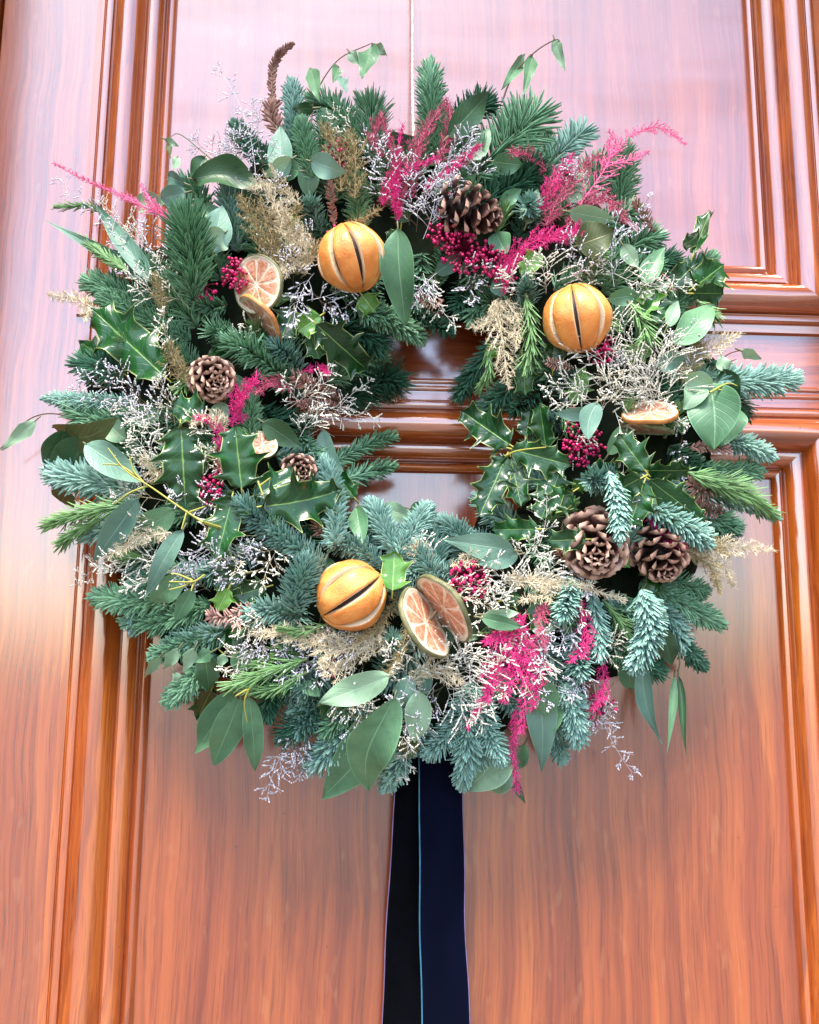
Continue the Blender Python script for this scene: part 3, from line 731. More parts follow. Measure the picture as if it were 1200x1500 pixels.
# fir sprigs: points, width px, kind, options
FIR = [
 # left
 ([(283, 440), (282, 370), (270, 298)], 100, 'g', dict(o0=.02, o1=.035, dens=1.3, up=1.2, ang=(80, 25), nw=5.0)),
 ([(428, 215), (432, 160), (424, 108)], 46, 'b', dict(dens=1.9, o0=.0, o1=.0)),
 ([(458, 262), (448, 215), (440, 170)], 48, 'g', dict(dens=1.9, o0=.01, o1=.015)),
 ([(470, 345), (458, 310), (452, 284)], 44, 'b', dict(dens=1.6)),
 ([(350, 370), (340, 320), (330, 270)], 56, 'b', dict(dens=1.4)),
 ([(250, 470), (180, 435), (117, 405)], 66, 'g', dict(dens=1.5, nw=4.9)),
 ([(280, 500), (210, 470), (140, 430)], 62, 'g', dict(dens=1.4)),
 ([(290, 480), (240, 420), (205, 380)], 66, 'g', dict(dens=1.3)),
 ([(200, 592), (130, 590), (57, 583)], 36, 'b', dict(dens=1.3)),
 ([(210, 722), (130, 705), (57, 688)], 62, 'b', dict(dens=1.3, o1=.01, nw=5.2)),
 ([(220, 760), (160, 775), (108, 785)], 50, 'b', dict(dens=1.2)),
 ([(265, 880), (190, 880), (125, 873)], 52, 'g', dict(dens=1.8, nw=5.2)),
 ([(430, 565), (375, 520), (318, 492)], 62, 'g', dict(dens=1.5, o0=.01, o1=.02, nw=5.2)),
 ([(440, 545), (420, 520), (390, 500)], 60, 'b', dict(dens=1.3, o0=.01, o1=.02)),
 ([(345, 500), (325, 490), (300, 478)], 54, 'g', dict(dens=1.5, o0=.01, o1=.02)),
 ([(370, 650), (366, 610), (362, 585)], 50, 'g', dict(dens=1.6, o0=.01)),
 ([(430, 805), (390, 770), (342, 728)], 58, 'b', dict(dens=1.6, o0=.01, o1=.025, nw=5.2)),
 ([(475, 830), (430, 800), (385, 760)], 52, 'b', dict(dens=1.5, o0=.008, o1=.02, nw=5.2)),
 ([(440, 905), (400, 895), (345, 905)], 54, 'b', dict(dens=1.5, o0=.008, o1=.012, nw=5.2)),
 ([(492, 800), (490, 730), (474, 664)], 44, 'b', dict(dens=2.0, o0=.02, o1=.02, nw=4.7)),
 ([(560, 830), (520, 800), (470, 795)], 44, 'b', dict(dens=1.6, o0=.01, o1=.015)),
 ([(432, 900), (438, 860), (455, 812)], 62, 'b', dict(dens=2.0, o0=.03, o1=.035, nw=5.2, up=.8)),
 ([(585, 812), (560, 770), (538, 728)], 50, 'b', dict(dens=2.0, o0=.015, o1=.01, nw=4.9)),
 ([(585, 815), (608, 775), (632, 733)], 44, 'b', dict(dens=2.0, o0=.02, o1=.01, nw=4.9)),
 ([(720, 830), (680, 790), (640, 755)], 46, 'b', dict(dens=1.6, nw=4.7)),
 ([(740, 830), (720, 800), (690, 778)], 36, 'b', dict(dens=1.4)),
 ([(640, 850), (620, 820), (600, 795)], 50, 'b', dict(dens=1.6, o0=.02, o1=.02)),
 ([(490, 600), (550, 560), (602, 555)], 88, 'd', dict(dens=1.7, nw=5.2)),
 ([(480, 560), (530, 530), (568, 515)], 62, 'g', dict(dens=1.7, o1=.012, nw=5.2)),
 ([(520, 450), (575, 470), (626, 503)], 52, 'g', dict(dens=1.7, o0=.01, nw=5.2)),
 ([(590, 450), (630, 470), (670, 490)], 42, 'd', dict(dens=1.7, nw=4.7)),
 ([(480, 475), (530, 490), (570, 510)], 80, 'd', dict(dens=1.5)),
 ([(470, 690), (530, 655), (588, 636)], 46, 'g', dict(dens=1.1, flat=.6, ang=(50, 25))),
 ([(470, 720), (530, 695), (588, 680)], 50, 'g', dict(dens=1.1, flat=.6, ang=(50, 25))),
 ([(470, 600), (440, 640), (500, 690)], 40, 'g', dict(dens=1.0)),
 # top
 ([(540, 235), (545, 185), (540, 140)], 86, 'g', dict(dens=1.2, flat=.5, ang=(50, 15))),
 ([(632, 215), (632, 150), (628, 76)], 62, 'g', dict(dens=1.2, flat=.3, ang=(60, 15), nw=4.9)),
 ([(525, 345), (525, 290), (520, 250)], 52, 'g', dict(dens=1.9, nw=4.9)),
 ([(690, 260), (750, 205), (806, 142)], 108, 'g', dict(dens=1.0, flat=.85, ang=(66, 25), nw=4.8, curl=.15)),
 ([(640, 250), (660, 215), (700, 190)], 70, 'g', dict(dens=1.2, flat=.4)),
 ([(700, 300), (760, 270), (790, 230)], 80, 'd', dict(dens=1.4, nw=4.9)),
 ([(790, 260), (830, 215), (870, 178)], 66, 'b', dict(dens=.9, flat=.8, ang=(70, 30), curl=.2)),
 ([(820, 320), (865, 265), (895, 225)], 70, 'g', dict(dens=1.0, flat=.7, ang=(65, 25), curl=.25)),
 ([(780, 335), (775, 310), (772, 286)], 52, 'b', dict(dens=1.4, o1=.02)),
 ([(870, 400), (930, 360), (975, 340)], 66, 'g', dict(dens=1.0, flat=.6)),
 ([(880, 430), (930, 400), (975, 395)], 66, 'g', dict(dens=1.2)),
 ([(850, 350), (900, 320), (945, 305)], 60, 'g', dict(dens=.9, flat=.6)),
 ([(755, 480), (770, 440), (772, 400)], 60, 'b', dict(dens=1.0, curl=.2, ang=(40, 15), o1=.02)),
 ([(640, 420), (650, 380), (655, 355)], 44, 'g', dict(dens=1.2)),
 ([(730, 430), (700, 400), (680, 400)], 50, 'g', dict(dens=1.2)),
 ([(740, 490), (695, 545), (663, 595)], 56, 'd', dict(dens=1.1, flat=.5, ang=(55, 25))),
 ([(770, 550), (735, 580), (698, 606)], 50, 'd', dict(dens=1.3, flat=.4)),
 ([(800, 560), (770, 590), (745, 610)], 50, 'd', dict(dens=1.3)),
 # right
 ([(1050, 560), (1110, 560), (1177, 556)], 60, 'b', dict(dens=2.3, o0=.02, o1=.05, nw=4.4, up=.8)),
 ([(980, 560), (1010, 560), (1050, 555)], 50, 'b', dict(dens=1.5)),
 ([(1030, 640), (1085, 650), (1140, 674)], 42, 'b', dict(dens=1.8, o1=.03, nw=5.2)),
 ([(1030, 690), (1080, 690), (1122, 690)], 44, 'g', dict(dens=1.5)),
 ([(1060, 735), (1100, 740), (1146, 762)], 32, 'b', dict(dens=1.6, o1=.02)),
 ([(990, 740), (1040, 760), (1090, 775)], 56, 'g', dict(dens=1.4)),
 ([(980, 790), (1040, 790), (1085, 770)], 50, 'd', dict(dens=1.4)),
 ([(950, 740), (1000, 770), (1045, 800)], 52, 'b', dict(dens=1.6, o0=.02, o1=.03, nw=5.2)),
 ([(892, 690), (905, 740), (908, 797)], 52, 'b', dict(dens=1.7, o0=.04, o1=.055, ang=(38, 12), nw=5.2, up=.7)),
 ([(905, 700), (880, 700), (855, 706)], 50, 'b', dict(dens=1.6, o0=.02, o1=.04)),
 ([(830, 590), (825, 560), (815, 540)], 46, 'b', dict(dens=1.3)),
 ([(840, 600), (815, 620), (790, 615)], 46, 'b', dict(dens=1.3)),
 ([(930, 700), (985, 720), (1010, 740)], 50, 'b', dict(dens=1.3)),
 ([(800, 770), (790, 800), (800, 840)], 50, 'g', dict(dens=1.3)),
 # bottom right
 ([(838, 845), (832, 880), (820, 915)], 46, 'b', dict(dens=1.6, o0=.02, o1=.025)),
 ([(868, 870), (876, 920), (878, 972)], 46, 'b', dict(dens=1.5, flat=.4, o0=.01, o1=.02, ang=(50, 20))),
 ([(940, 862), (950, 920), (925, 988)], 58, 'b', dict(dens=2.0, o0=.03, o1=.035, nw=5.2, up=.8, flat=.3, ang=(58, 20))),
 ([(915, 870), (912, 920), (905, 980)], 52, 'g', dict(dens=1.6)),
 ([(940, 850), (1000, 885), (1070, 922)], 50, 'g', dict(dens=1.3, flat=.4)),
 ([(960, 900), (1000, 945), (1037, 985)], 42, 'd', dict(dens=1.7)),
 ([(950, 880), (985, 910), (1000, 960)], 50, 'b', dict(dens=1.5)),
 ([(960, 840), (1010, 860), (1040, 870)], 44, 'g', dict(dens=1.3)),
 ([(845, 930), (848, 965), (850, 1000)], 50, 'b', dict(dens=1.6, o0=.01, o1=.02)),
 ([(828, 1000), (842, 1050), (846, 1098)], 48, 'b', dict(dens=1.9, o0=.01, o1=.02, nw=4.9)),
 ([(815, 1060), (820, 1095), (822, 1122)], 36, 'b', dict(dens=1.6)),
 ([(690, 1010), (660, 1070), (620, 1112)], 50, 'b', dict(dens=1.7, nw=4.7)),
 ([(690, 1000), (685, 1080), (676, 1162)], 54, 'b', dict(dens=2.1, o1=.02, nw=4.9)),
 ([(705, 1010), (715, 1070), (738, 1122)], 46, 'b', dict(dens=1.9, o1=.02, nw=4.7)),
 ([(720, 980), (740, 1020), (765, 1050)], 44, 'b', dict(dens=1.6)),
 ([(595, 1090), (580, 1130), (556, 1160)], 40, 'b', dict(dens=1.5)),
 ([(540, 1020), (500, 1080), (447, 1130)], 66, 'b', dict(dens=1.6, nw=4.9)),
 ([(500, 1010), (450, 1050), (405, 1090)], 60, 'd', dict(dens=1.5)),
 ([(430, 960), (400, 1010), (390, 1060)], 54, 'd', dict(dens=1.4)),
 ([(540, 990), (510, 1040), (470, 1080)], 60, 'g', dict(dens=1.5)),
 ([(330, 930), (270, 945), (216, 965)], 44, 'g', dict(dens=1.5)),
 ([(320, 960), (280, 1000), (238, 1036)], 48, 'g', dict(dens=1.9, nw=5.2)),
 ([(500, 960), (465, 1000), (425, 1005)], 50, 'b', dict(dens=1.4, o1=.02)),
 ([(560, 960), (545, 930), (528, 915)], 46, 'b', dict(dens=1.5, o1=.015)),
 ([(560, 990), (575, 950), (572, 925)], 50, 'b', dict(dens=1.5, o1=.015)),
 ([(470, 1020), (455, 1050), (430, 1080)], 50, 'b', dict(dens=1.4)),
 ([(580, 900), (590, 875), (588, 850)], 50, 'b', dict(dens=1.4, o0=.01, o1=.012)),
 ([(660, 840), (620, 835), (590, 850)], 46, 'b', dict(dens=1.4, o0=.01, o1=.012)),
]
for pts, wd, kd, op in FIR: fir(pts, wd, kd, **op)
# filler sprigs that lie on the moss ring and stick out round its edge
def fillers(n):
    for i in range(n):
        a = 2*math.pi*(i+.5*rnd.random())/n; ring = i % 4
        r0 = (300, 360, 230, 420)[ring]+rnd.uniform(-25, 25); r1 = (400, 478, 150, 505)[ring]+rnd.uniform(-22, 22)
        if ring == 2 and math.sin(a) < -.2: r1 += 30
        da = rnd.uniform(-.22, .22)
        top = math.sin(a)
        kind = rnd.choice('gggdd') if top < .15 else rnd.choice('bbgbd')
        p0 = (CX+r0*math.cos(a), CY+r0*math.sin(a)); p2 = (CX+r1*math.cos(a+da), CY+r1*math.sin(a+da))
        pm = ((p0[0]+p2[0])/2+rnd.uniform(-12, 12), (p0[1]+p2[1])/2+rnd.uniform(-12, 12))
        fir([p0, pm, p2], rnd.uniform(46, 70), kind, o0=-.012, o1=-.008, dens=1.1, nw=4.7, flat=rnd.choice((0, .3)))
fillers(82)

def leaf_fillers(n):
    for i in range(n):
        a = 2*math.pi*(i+rnd.random())/n; r0 = rnd.choice((230, 300, 360, 420))+rnd.uniform(-25, 25); L = rnd.uniform(34, 62); d = a+rnd.uniform(-1.3, 1.3)
        p0 = (CX+r0*math.cos(a), CY+r0*math.sin(a)); p1 = (p0[0]+L*math.cos(d), p0[1]+L*math.sin(d)); k = rnd.random()
        if k < .35: leaf(p0, p1, rnd.uniform(22, 34), rnd.choice(('euc', 'eucb', 'eucd', 'eucp')), 'oval', o0=.006, o1=rnd.uniform(.004, .014))
        elif k < .62: leaf(p0, p1, rnd.uniform(28, 40), rnd.choice(('holly', 'holly', 'hollyy')), 'holly', spines=rnd.choice((2, 3)), o0=.004, o1=.010, cup=.3, roll=rnd.uniform(-30, 30))
        elif k < .80: fir([p0, ((p0[0]+p1[0])/2, (p0[1]+p1[1])/2), p1], rnd.uniform(30, 42), 'rosemary', .006, .014, dens=.6, ang=(34, 10), curl=.15, name='rosemary_sprig', nw=3.4, ln=26, twig='stemg')
        else: spray(p0, p1, 60, rnd.choice(('lav', 'white')), .008, .018, 8, stemmat='stemg', name='sea_lavender_sprig')
leaf_fillers(96)
# holly: base, tip, width, options
HOL = [
 ((242, 552), (132, 450), 92, 'holly', dict(spines=4, cup=-.15, o0=.02, o1=.03, roll=6)),
 ((178, 545), (117, 500), 50, 'holly', dict(spines=3, o0=-.01, o1=-.01)),
 ((265, 624), (272, 746), 84, 'holly', dict(spines=4, cup=-.2, o0=.03, o1=.02, bend=.05)),
 ((300, 612), (252, 590), 62, 'holly', dict(spines=3, roll=-25, o0=.02, o1=.03)),
 ((354, 716), (344, 622), 76, 'holly', dict(spines=3, cup=.35, o0=.028, o1=.035)),
 ((382, 742), (499, 718), 80, 'holly', dict(spines=4, cup=.3, o0=.03, o1=.035, bend=.06, side=.03)),
 ((372, 726), (440, 690), 56, 'holly', dict(spines=3, cup=.3, roll=20, o0=.022, o1=.02)),
 ((340, 728), (316, 822), 62, 'holly', dict(spines=3, cup=.4, roll=-15, o0=.026, o1=.028)),
 ((430, 452), (412, 496), 52, 'holly', dict(spines=2, cup=.3, o0=.01, o1=.02)),
 ((470, 462), (436, 486), 46, 'hollyy', dict(spines=2, cup=.4, o0=.02, o1=.02)),
 ((462, 474), (538, 542), 66, 'holly', dict(spines=3, cup=.2, o0=.025, o1=.03, bend=.08)),
 ((455, 490), (468, 526), 36, 'holly', dict(spines=2, cup=.4, o0=.02, o1=.02)),
 ((530, 432), (550, 458), 44, 'hollyy', dict(spines=2, cup=.4, o0=.02, o1=.02)),
 ((748, 652), (676, 602), 62, 'holly', dict(spines=4, cup=.25, o0=.03, o1=.03)),
 ((742, 668), (702, 757), 58, 'holly', dict(spines=4, cup=.25, o0=.03, o1=.03)),
 ((748, 668), (764, 742), 48, 'holly', dict(spines=3, cup=.25, o0=.025, o1=.022, roll=10)),
 ((750, 658), (838, 682), 56, 'holly', dict(spines=4, cup=.25, o0=.035, o1=.03)),
 ((788, 775), (720, 776), 44, 'holly', dict(spines=4, cup=.3, o0=.03, o1=.02)),
 ((820, 690), (792, 762), 62, 'holly', dict(spines=4, cup=.3, o0=.02, o1=.02, roll=-20)),
 ((840, 720), (800, 745), 50, 'holly', dict(spines=3, cup=.3, o0=.025, o1=.02)),
 ((800, 660), (790, 590), 46, 'holly', dict(spines=3, roll=30, o0=.01, o1=.02)),
 ((770, 640), (776, 600), 40, 'holly', dict(spines=3, roll=30, o0=.01, o1=.01)),
 ((946, 690), (906, 636), 54, 'holly', dict(spines=3, cup=-.1, o0=.035, o1=.03)),
 ((948, 690), (1012, 690), 52, 'holly', dict(spines=4, cup=.4, roll=-35, o0=.03, o1=.03)),
 ((950, 702), (1032, 764), 52, 'holly', dict(spines=4, cup=.25, o0=.035, o1=.03)),
 ((944, 706), (922, 772), 60, 'holly', dict(spines=3, cup=.2, o0=.035, o1=.03)),
 ((940, 700), (898, 722), 52, 'holly', dict(spines=3, cup=.3, o0=.04, o1=.03, roll=20)),
 ((905, 692), (866, 686), 44, 'holly', dict(spines=3, roll=20, o0=.02, o1=.03)),
 ((860, 790), (802, 792), 44, 'holly', dict(spines=3, cup=.3, o0=.04, o1=.03)),
 ((1018, 420), (1062, 386), 66, 'holly', dict(spines=3, cup=.2, o0=.02, o1=.03)),
 ((1015, 430), (1060, 430), 52, 'holly', dict(spines=3, cup=.3, o0=.02, o1=.03, roll=-20)),
 ((985, 420), (1020, 385), 56, 'holly', dict(spines=3, cup=.3, o0=.01, o1=.02)),
 ((1016, 372), (1040, 308), 38, 'holly', dict(spines=2, cup=.5, roll=40, o0=.02, o1=.04)),
 ((1024, 345), (1000, 360), 30, 'holly', dict(spines=2, cup=.4, roll=20, o0=.02, o1=.03)),
 ((948, 470), (975, 430), 58, 'holly', dict(spines=3, cup=.3, o0=.02, o1=.02)),
 ((960, 425), (935, 470), 48, 'hollyy', dict(spines=3, cup=.4, roll=-20, o0=.015, o1=.02)),
 ((575, 866), (578, 808), 52, 'hollyy', dict(spines=2, cup=.3, o0=.035, o1=.04)),
 ((335, 862), (318, 896), 34, 'hollyy', dict(spines=2, cup=.4, o0=.02, o1=.02)),
 ((360, 840), (310, 855), 50, 'holly', dict(spines=3, cup=.3, o0=.01, o1=.01)),
 ((390, 860), (335, 875), 46, 'holly', dict(spines=3, cup=.3, o0=.008, o1=.01)),
 ((310, 1010), (290, 1052), 46, 'holly', dict(spines=3, cup=.3, o0=-.01, o1=-.01)),
 ((790, 370), (764, 404), 40, 'hollyy', dict(spines=2, cup=.4, o0=.02, o1=.02)),
 ((765, 520), (770, 580), 44, 'holly', dict(spines=3, cup=.3, o0=.01, o1=.01)),
 ((810, 540), (812, 500), 44, 'holly', dict(spines=3, cup=.3, o0=.01, o1=.01)),
 ((735, 510), (710, 518), 30, 'hollyy', dict(spines=2, cup=.4, o0=.015, o1=.015)),
 ((520, 730), (490, 690), 34, 'holly', dict(spines=2, cup=.3, o0=.005, o1=.01)),
 ((735, 880), (760, 872), 36, 'holly', dict(spines=2, cup=.3, o0=.015, o1=.02)),
]
for b, t, wd, mt, op in HOL: leaf(b, t, wd, mt, 'holly', **op)

EUC = [
 ((222, 412), (132, 288), 30, 'eucb', 'lance', dict(o0=.02, o1=.03, cup=.3)),
 ((222, 412), (66, 322), 24, 'eucb', 'lance', dict(o0=.02, o1=.03, cup=.4, bend=-.05)),
 ((125, 650), (208, 706), 44, 'eucb', 'oval', dict(o0=.03, o1=.04)),
 ((203, 730), (138, 822), 38, 'eucb', 'oval', dict(o0=.04, o1=.03)),
 ((256, 746), (176, 800), 42, 'euc', 'oval', dict(o0=.02, o1=.012)),
 ((268, 776), (212, 876), 30, 'eucb', 'lance', dict(o0=.04, o1=.03)),
 ((268, 845), (220, 882), 36, 'euc', 'oval', dict(o0=.02, o1=.015)),
 ((282, 862), (257, 910), 24, 'euc', 'oval', dict(o0=.025, o1=.02)),
 ((78, 626), (172, 612), 46, 'olive', 'oval', dict(o0=.02, o1=.03, roll=-15, side=.12)),
 ((95, 630), (72, 700), 46, 'eucd', 'oval', dict(o0=.01, o1=.01)),
 ((130, 640), (78, 720), 60, 'eucd', 'oval', dict(o0=.0, o1=.0)),
 ((98, 720), (90, 735), 40, 'olive', 'round', dict(o0=.0, o1=.0)),
 ((282, 262), (384, 276), 50, 'eucd', 'oval', dict(o0=.03, o1=.02, roll=25, side=-.14, cup=.5, wave=.3)),
 ((300, 230), (282, 264), 30, 'eucd', 'oval', dict(o0=.03, o1=.03)),
 ((412, 262), (410, 184), 40, 'eucb', 'oval', dict(o0=.02, o1=.025)),
 ((428, 232), (386, 258), 30, 'eucp', 'oval', dict(o0=.025, o1=.025, roll=25)),
 ((455, 236), (508, 252), 38, 'eucb', 'oval', dict(o0=.03, o1=.03)),
 ((440, 250), (398, 244), 34, 'euc', 'oval', dict(o0=.015, o1=.015)),
 ((270, 268), (246, 258), 24, 'eucb', 'round', dict(o0=.02, o1=.02)),
 ((272, 282), (236, 292), 32, 'eucb', 'round', dict(o0=.02, o1=.02)),
 ((240, 300), (200, 296), 34, 'eucp', 'round', dict(o0=.01, o1=.01)),
 ((318, 345), (300, 298), 40, 'euc', 'oval', dict(o0=.01, o1=.01)),
 ((312, 370), (325, 300), 44, 'eucb', 'oval', dict(o0=.02, o1=.02)),
 ((330, 340), (302, 362), 40, 'eucp', 'oval', dict(o0=.02, o1=.02)),
 ((260, 230), (254, 248), 14, 'eucp', 'oval', dict(o0=.02, o1=.02)),
 ((583, 334), (594, 477), 52, 'euc', 'oval', dict(o0=.035, o1=.03, cup=.35)),
 ((656, 200), (718, 134), 42, 'eucd', 'oval', dict(o0=.03, o1=.03, cup=.2)),
 ((722, 236), (766, 242), 34, 'euc', 'oval', dict(o0=.02, o1=.02)),
 ((726, 340), (742, 372), 36, 'euc', 'oval', dict(o0=.012, o1=.02)),
 ((718, 420), (745, 425), 24, 'eucb', 'round', dict(o0=.01, o1=.01)),
 ((834, 310), (900, 322), 34, 'eucp', 'oval', dict(o0=.03, o1=.03, roll=-20)),
 ((845, 360), (900, 340), 58, 'olive', 'oval', dict(o0=.025, o1=.035, roll=10)),
 ((940, 415), (975, 360), 34, 'euc', 'lance', dict(o0=.02, o1=.02)),
 ((912, 358), (935, 392), 24, 'eucp', 'oval', dict(o0=.02, o1=.02)),
 ((890, 438), (940, 430), 26, 'euc', 'oval', dict(o0=.02, o1=.02)),
 ((990, 505), (1046, 448), 46, 'euc', 'oval', dict(o0=.03, o1=.03)),
 ((978, 478), (994, 440), 22, 'eucp', 'oval', dict(o0=.03, o1=.03)),
 ((1040, 560), (1046, 660), 78, 'euc', 'oval', dict(o0=.035, o1=.04, cup=.3, side=-.05)),
 ((1030, 560), (1000, 600), 36, 'eucp', 'oval', dict(o0=.03, o1=.03)),
 ((1075, 585), (1056, 655), 48, 'euc', 'oval', dict(o0=.03, o1=.03, roll=30)),
 ((1060, 540), (1078, 592), 42, 'eucd', 'oval', dict(o0=.03, o1=.03, roll=-20)),
 ((1005, 548), (1046, 570), 32, 'eucp', 'oval', dict(o0=.035, o1=.035)),
 ((1072, 600), (1088, 618), 34, 'eucd', 'round', dict(o0=.02, o1=.02)),
 ((960, 530), (1010, 530), 34, 'eucb', 'oval', dict(o0=.02, o1=.02)),
 ((875, 590), (862, 644), 34, 'eucb', 'oval', dict(o0=.035, o1=.04, side=.1)),
 ((870, 605), (812, 606), 22, 'eucb', 'oval', dict(o0=.03, o1=.03)),
 ((1062, 545), (1056, 520), 22, 'eucp', 'oval', dict(o0=.03, o1=.03)),
 ((472, 630), (516, 712), 30, 'eucb', 'lance', dict(o0=.01, o1=.01, side=.12)),
 ((385, 618), (440, 654), 36, 'eucd', 'oval', dict(o0=.02, o1=.02)),
 ((522, 742), (532, 798), 30, 'euc', 'oval', dict(o0=.01, o1=.02)),
 ((560, 742), (606, 760), 28, 'eucp', 'oval', dict(o0=.01, o1=.01)),
 ((600, 745), (640, 755), 30, 'euc', 'oval', dict(o0=.0, o1=.0)),
 ((754, 806), (648, 790), 42, 'eucb', 'lance', dict(o0=.035, o1=.03)),
 ((760, 812), (700, 826), 30, 'eucb', 'oval', dict(o0=.03, o1=.03)),
 ((705, 905), (765, 918), 22, 'euc', 'oval', dict(o0=.03, o1=.03)),
 ((710, 900), (760, 898), 18, 'eucp', 'oval', dict(o0=.03, o1=.03)),
 ((570, 990), (467, 1030), 44, 'eucp', 'oval', dict(o0=.04, o1=.04, cup=.2)),
 ((572, 1036), (472, 1168), 74, 'euc', 'oval', dict(o0=.025, o1=.022, cup=.2, side=-.05)),
 ((578, 1022), (540, 1158), 66, 'euc', 'oval', dict(o0=.055, o1=.055, cup=.25, side=.09)),
 ((616, 1012), (608, 1088), 38, 'eucp', 'oval', dict(o0=.03, o1=.03)),
 ((606, 1080), (590, 1106), 30, 'olive', 'round', dict(o0=.01, o1=.01)),
 ((600, 990), (585, 1040), 30, 'eucb', 'oval', dict(o0=.02, o1=.02)),
 ((748, 1095), (684, 1158), 60, 'eucp', 'oval', dict(o0=.01, o1=.02, cup=.2)),
 ((712, 1150), (760, 1130), 40, 'eucp', 'oval', dict(o0=.015, o1=.02, wave=.2)),
 ((768, 1090), (745, 1130), 34, 'euc', 'oval', dict(o0=.0, o1=.01)),
 ((750, 1140), (770, 1178), 14, 'eucd', 'lance', dict(o0=.01, o1=.01)),
 ((792, 985), (800, 1050), 48, 'euc', 'oval', dict(o0=.02, o1=.02)),
 ((784, 985), (793, 1132), 46, 'eucb', 'lance', dict(o0=.01, o1=.03, side=-.04)),
 ((812, 1010), (786, 1090), 50, 'euc', 'oval', dict(o0=.005, o1=.01)),
 ((940, 972), (970, 1090), 26, 'eucb', 'lance', dict(o0=.02, o1=.04, side=.06, cup=.5)),
 ((925, 1010), (915, 950), 30, 'euc', 'oval', dict(o0=.0, o1=.0)),
 ((988, 990), (977, 1104), 12, 'euc', 'lance', dict(o0=.02, o1=.03, cup=.8)),
 ((994, 990), (1006, 1108), 12, 'eucd', 'lance', dict(o0=.02, o1=.03, cup=.8)),
 ((970, 920), (985, 975), 30, 'eucd', 'oval', dict(o0=.01, o1=.02)),
 ((845, 1000), (848, 1035), 26, 'eucd', 'oval', dict(o0=.0, o1=.0)),
 ((345, 1012), (284, 1104), 42, 'euc', 'oval', dict(o0=.02, o1=.02)),
 ((352, 1022), (312, 1122), 46, 'euc', 'oval', dict(o0=.028, o1=.03)),
 ((365, 1020), (374, 1130), 30, 'euc', 'oval', dict(o0=.028, o1=.03)),
 ((300, 960), (306, 1012), 34, 'eucd', 'oval', dict(o0=.01, o1=.01)),
 ((350, 950), (360, 990), 34, 'euc', 'oval', dict(o0=.01, o1=.01)),
 ((440, 1000), (470, 1020), 20, 'euc', 'oval', dict(o0=.02, o1=.02)),
]
for b, t, wd, mt, kd, op in EUC: leaf(b, t, wd, mt, kd, **op)
# small heart shaped leaves on wiry stems
IVY = [((545, 66), (530, 114), 36, 'euc'), ((512, 76), (528, 96), 20, 'eucp'), ((550, 68), (566, 80), 22, 'eucp'), ((455, 100), (470, 152), 26, 'euc'),
       ((496, 98), (488, 122), 20, 'euc'), ((500, 112), (508, 136), 20, 'eucb'), ((460, 158), (428, 160), 26, 'eucd'), ((812, 56), (828, 104), 20, 'eucp'), ((768, 80), (734, 132), 22, 'euc'),
       ((780, 80), (766, 142), 22, 'euc'), ((242, 204), (262, 214), 14, 'eucp'), ((246, 210), (250, 232), 10, 'olive'), ((52, 616), (2, 660), 24, 'eucp'), ((1086, 514), (1116, 526), 20, 'eucp'),
       ((1066, 540), (1078, 552), 20, 'eucp'), ((235, 962), (214, 990), 16, 'eucp'), ((262, 950), (240, 980), 20, 'eucp'), ((285, 950), (268, 985), 22, 'eucp'), ((310, 955), (285, 970), 22, 'euc'), ((255, 985), (262, 1000), 12, 'eucp'), ((330, 958), (320, 978), 16, 'eucp')]
for b, t, wd, mt in IVY: leaf(b, t, wd, mt, 'ivy', cup=.3, o0=.02, o1=.02, name='vine_leaf', wave=.2, roll=rnd.uniform(-20, 20))
stem([(455, 195, .08), (462, 140, .06), (495, 88, .05), (545, 63, .04)], 1.5, .8, 'twig', name='vine_stem')
stem([(545, 63, .04), (560, 68, .04), (567, 82, .04)], .8, .5, 'twig', name='vine_stem')
stem([(735, 150, .06), (752, 110, .06), (785, 75, .05), (815, 58, .05), (822, 66, .05)], 1.5, .8, 'twig', name='vine_stem')
stem([(330, 250, .06), (300, 225, .05), (262, 196, .04), (244, 208, .04)], 1.2, .6, 'stemg', name='vine_stem')
stem([(125, 622, .05), (80, 606, .05), (40, 616, .04), (0, 658, .03)], 1.1, .7, 'twig', name='vine_stem')
stem([(1040, 545, .08), (1065, 520, .07), (1090, 512, .06)], 1.1, .7, 'twig', name='vine_stem')
stem([(345, 935, .08), (290, 950, .06), (240, 968, .05), (212, 992, .04)], 1.3, .7, 'stemy', name='vine_stem')
stem([(330, 960, .08), (300, 935, .06), (262, 930, .05), (250, 925, .05)], 1.3, .7, 'stemy', name='vine_stem')
stem([(975, 920, .08), (995, 962, .07), (992, 992, .06)], 1.4, .9, 'stemg', name='stem')
# yellow stems of the seeded eucalyptus
for pts in ([(297, 765), (262, 742), (222, 714), (185, 690), (158, 656)], [(210, 706), (196, 690), (190, 668)], [(216, 712), (190, 722), (168, 738)], [(200, 698), (176, 682), (150, 680)],
            [(274, 748), (266, 775)], [(278, 750), (300, 742)], [(300, 842), (282, 852), (248, 852)], [(284, 852), (280, 866)], [(282, 850), (262, 842), (250, 840)], [(282, 850), (270, 858), (248, 864)],
            [(365, 1008), (358, 1030), (362, 1058)], [(362, 1010), (345, 1020)], [(378, 705), (385, 725)], [(380, 712), (396, 700)],
            [(740, 668), (760, 660), (800, 655)], [(1040, 575), (1065, 562), (1080, 565)], [(1050, 570), (1070, 575), (1082, 582)]):
    stem(pts, 1.5, .8, 'stemy', .046, .05, name='stem')
stem([(297, 765), (330, 775)], 2.2, 2.2, 'stemy', .044, .02)

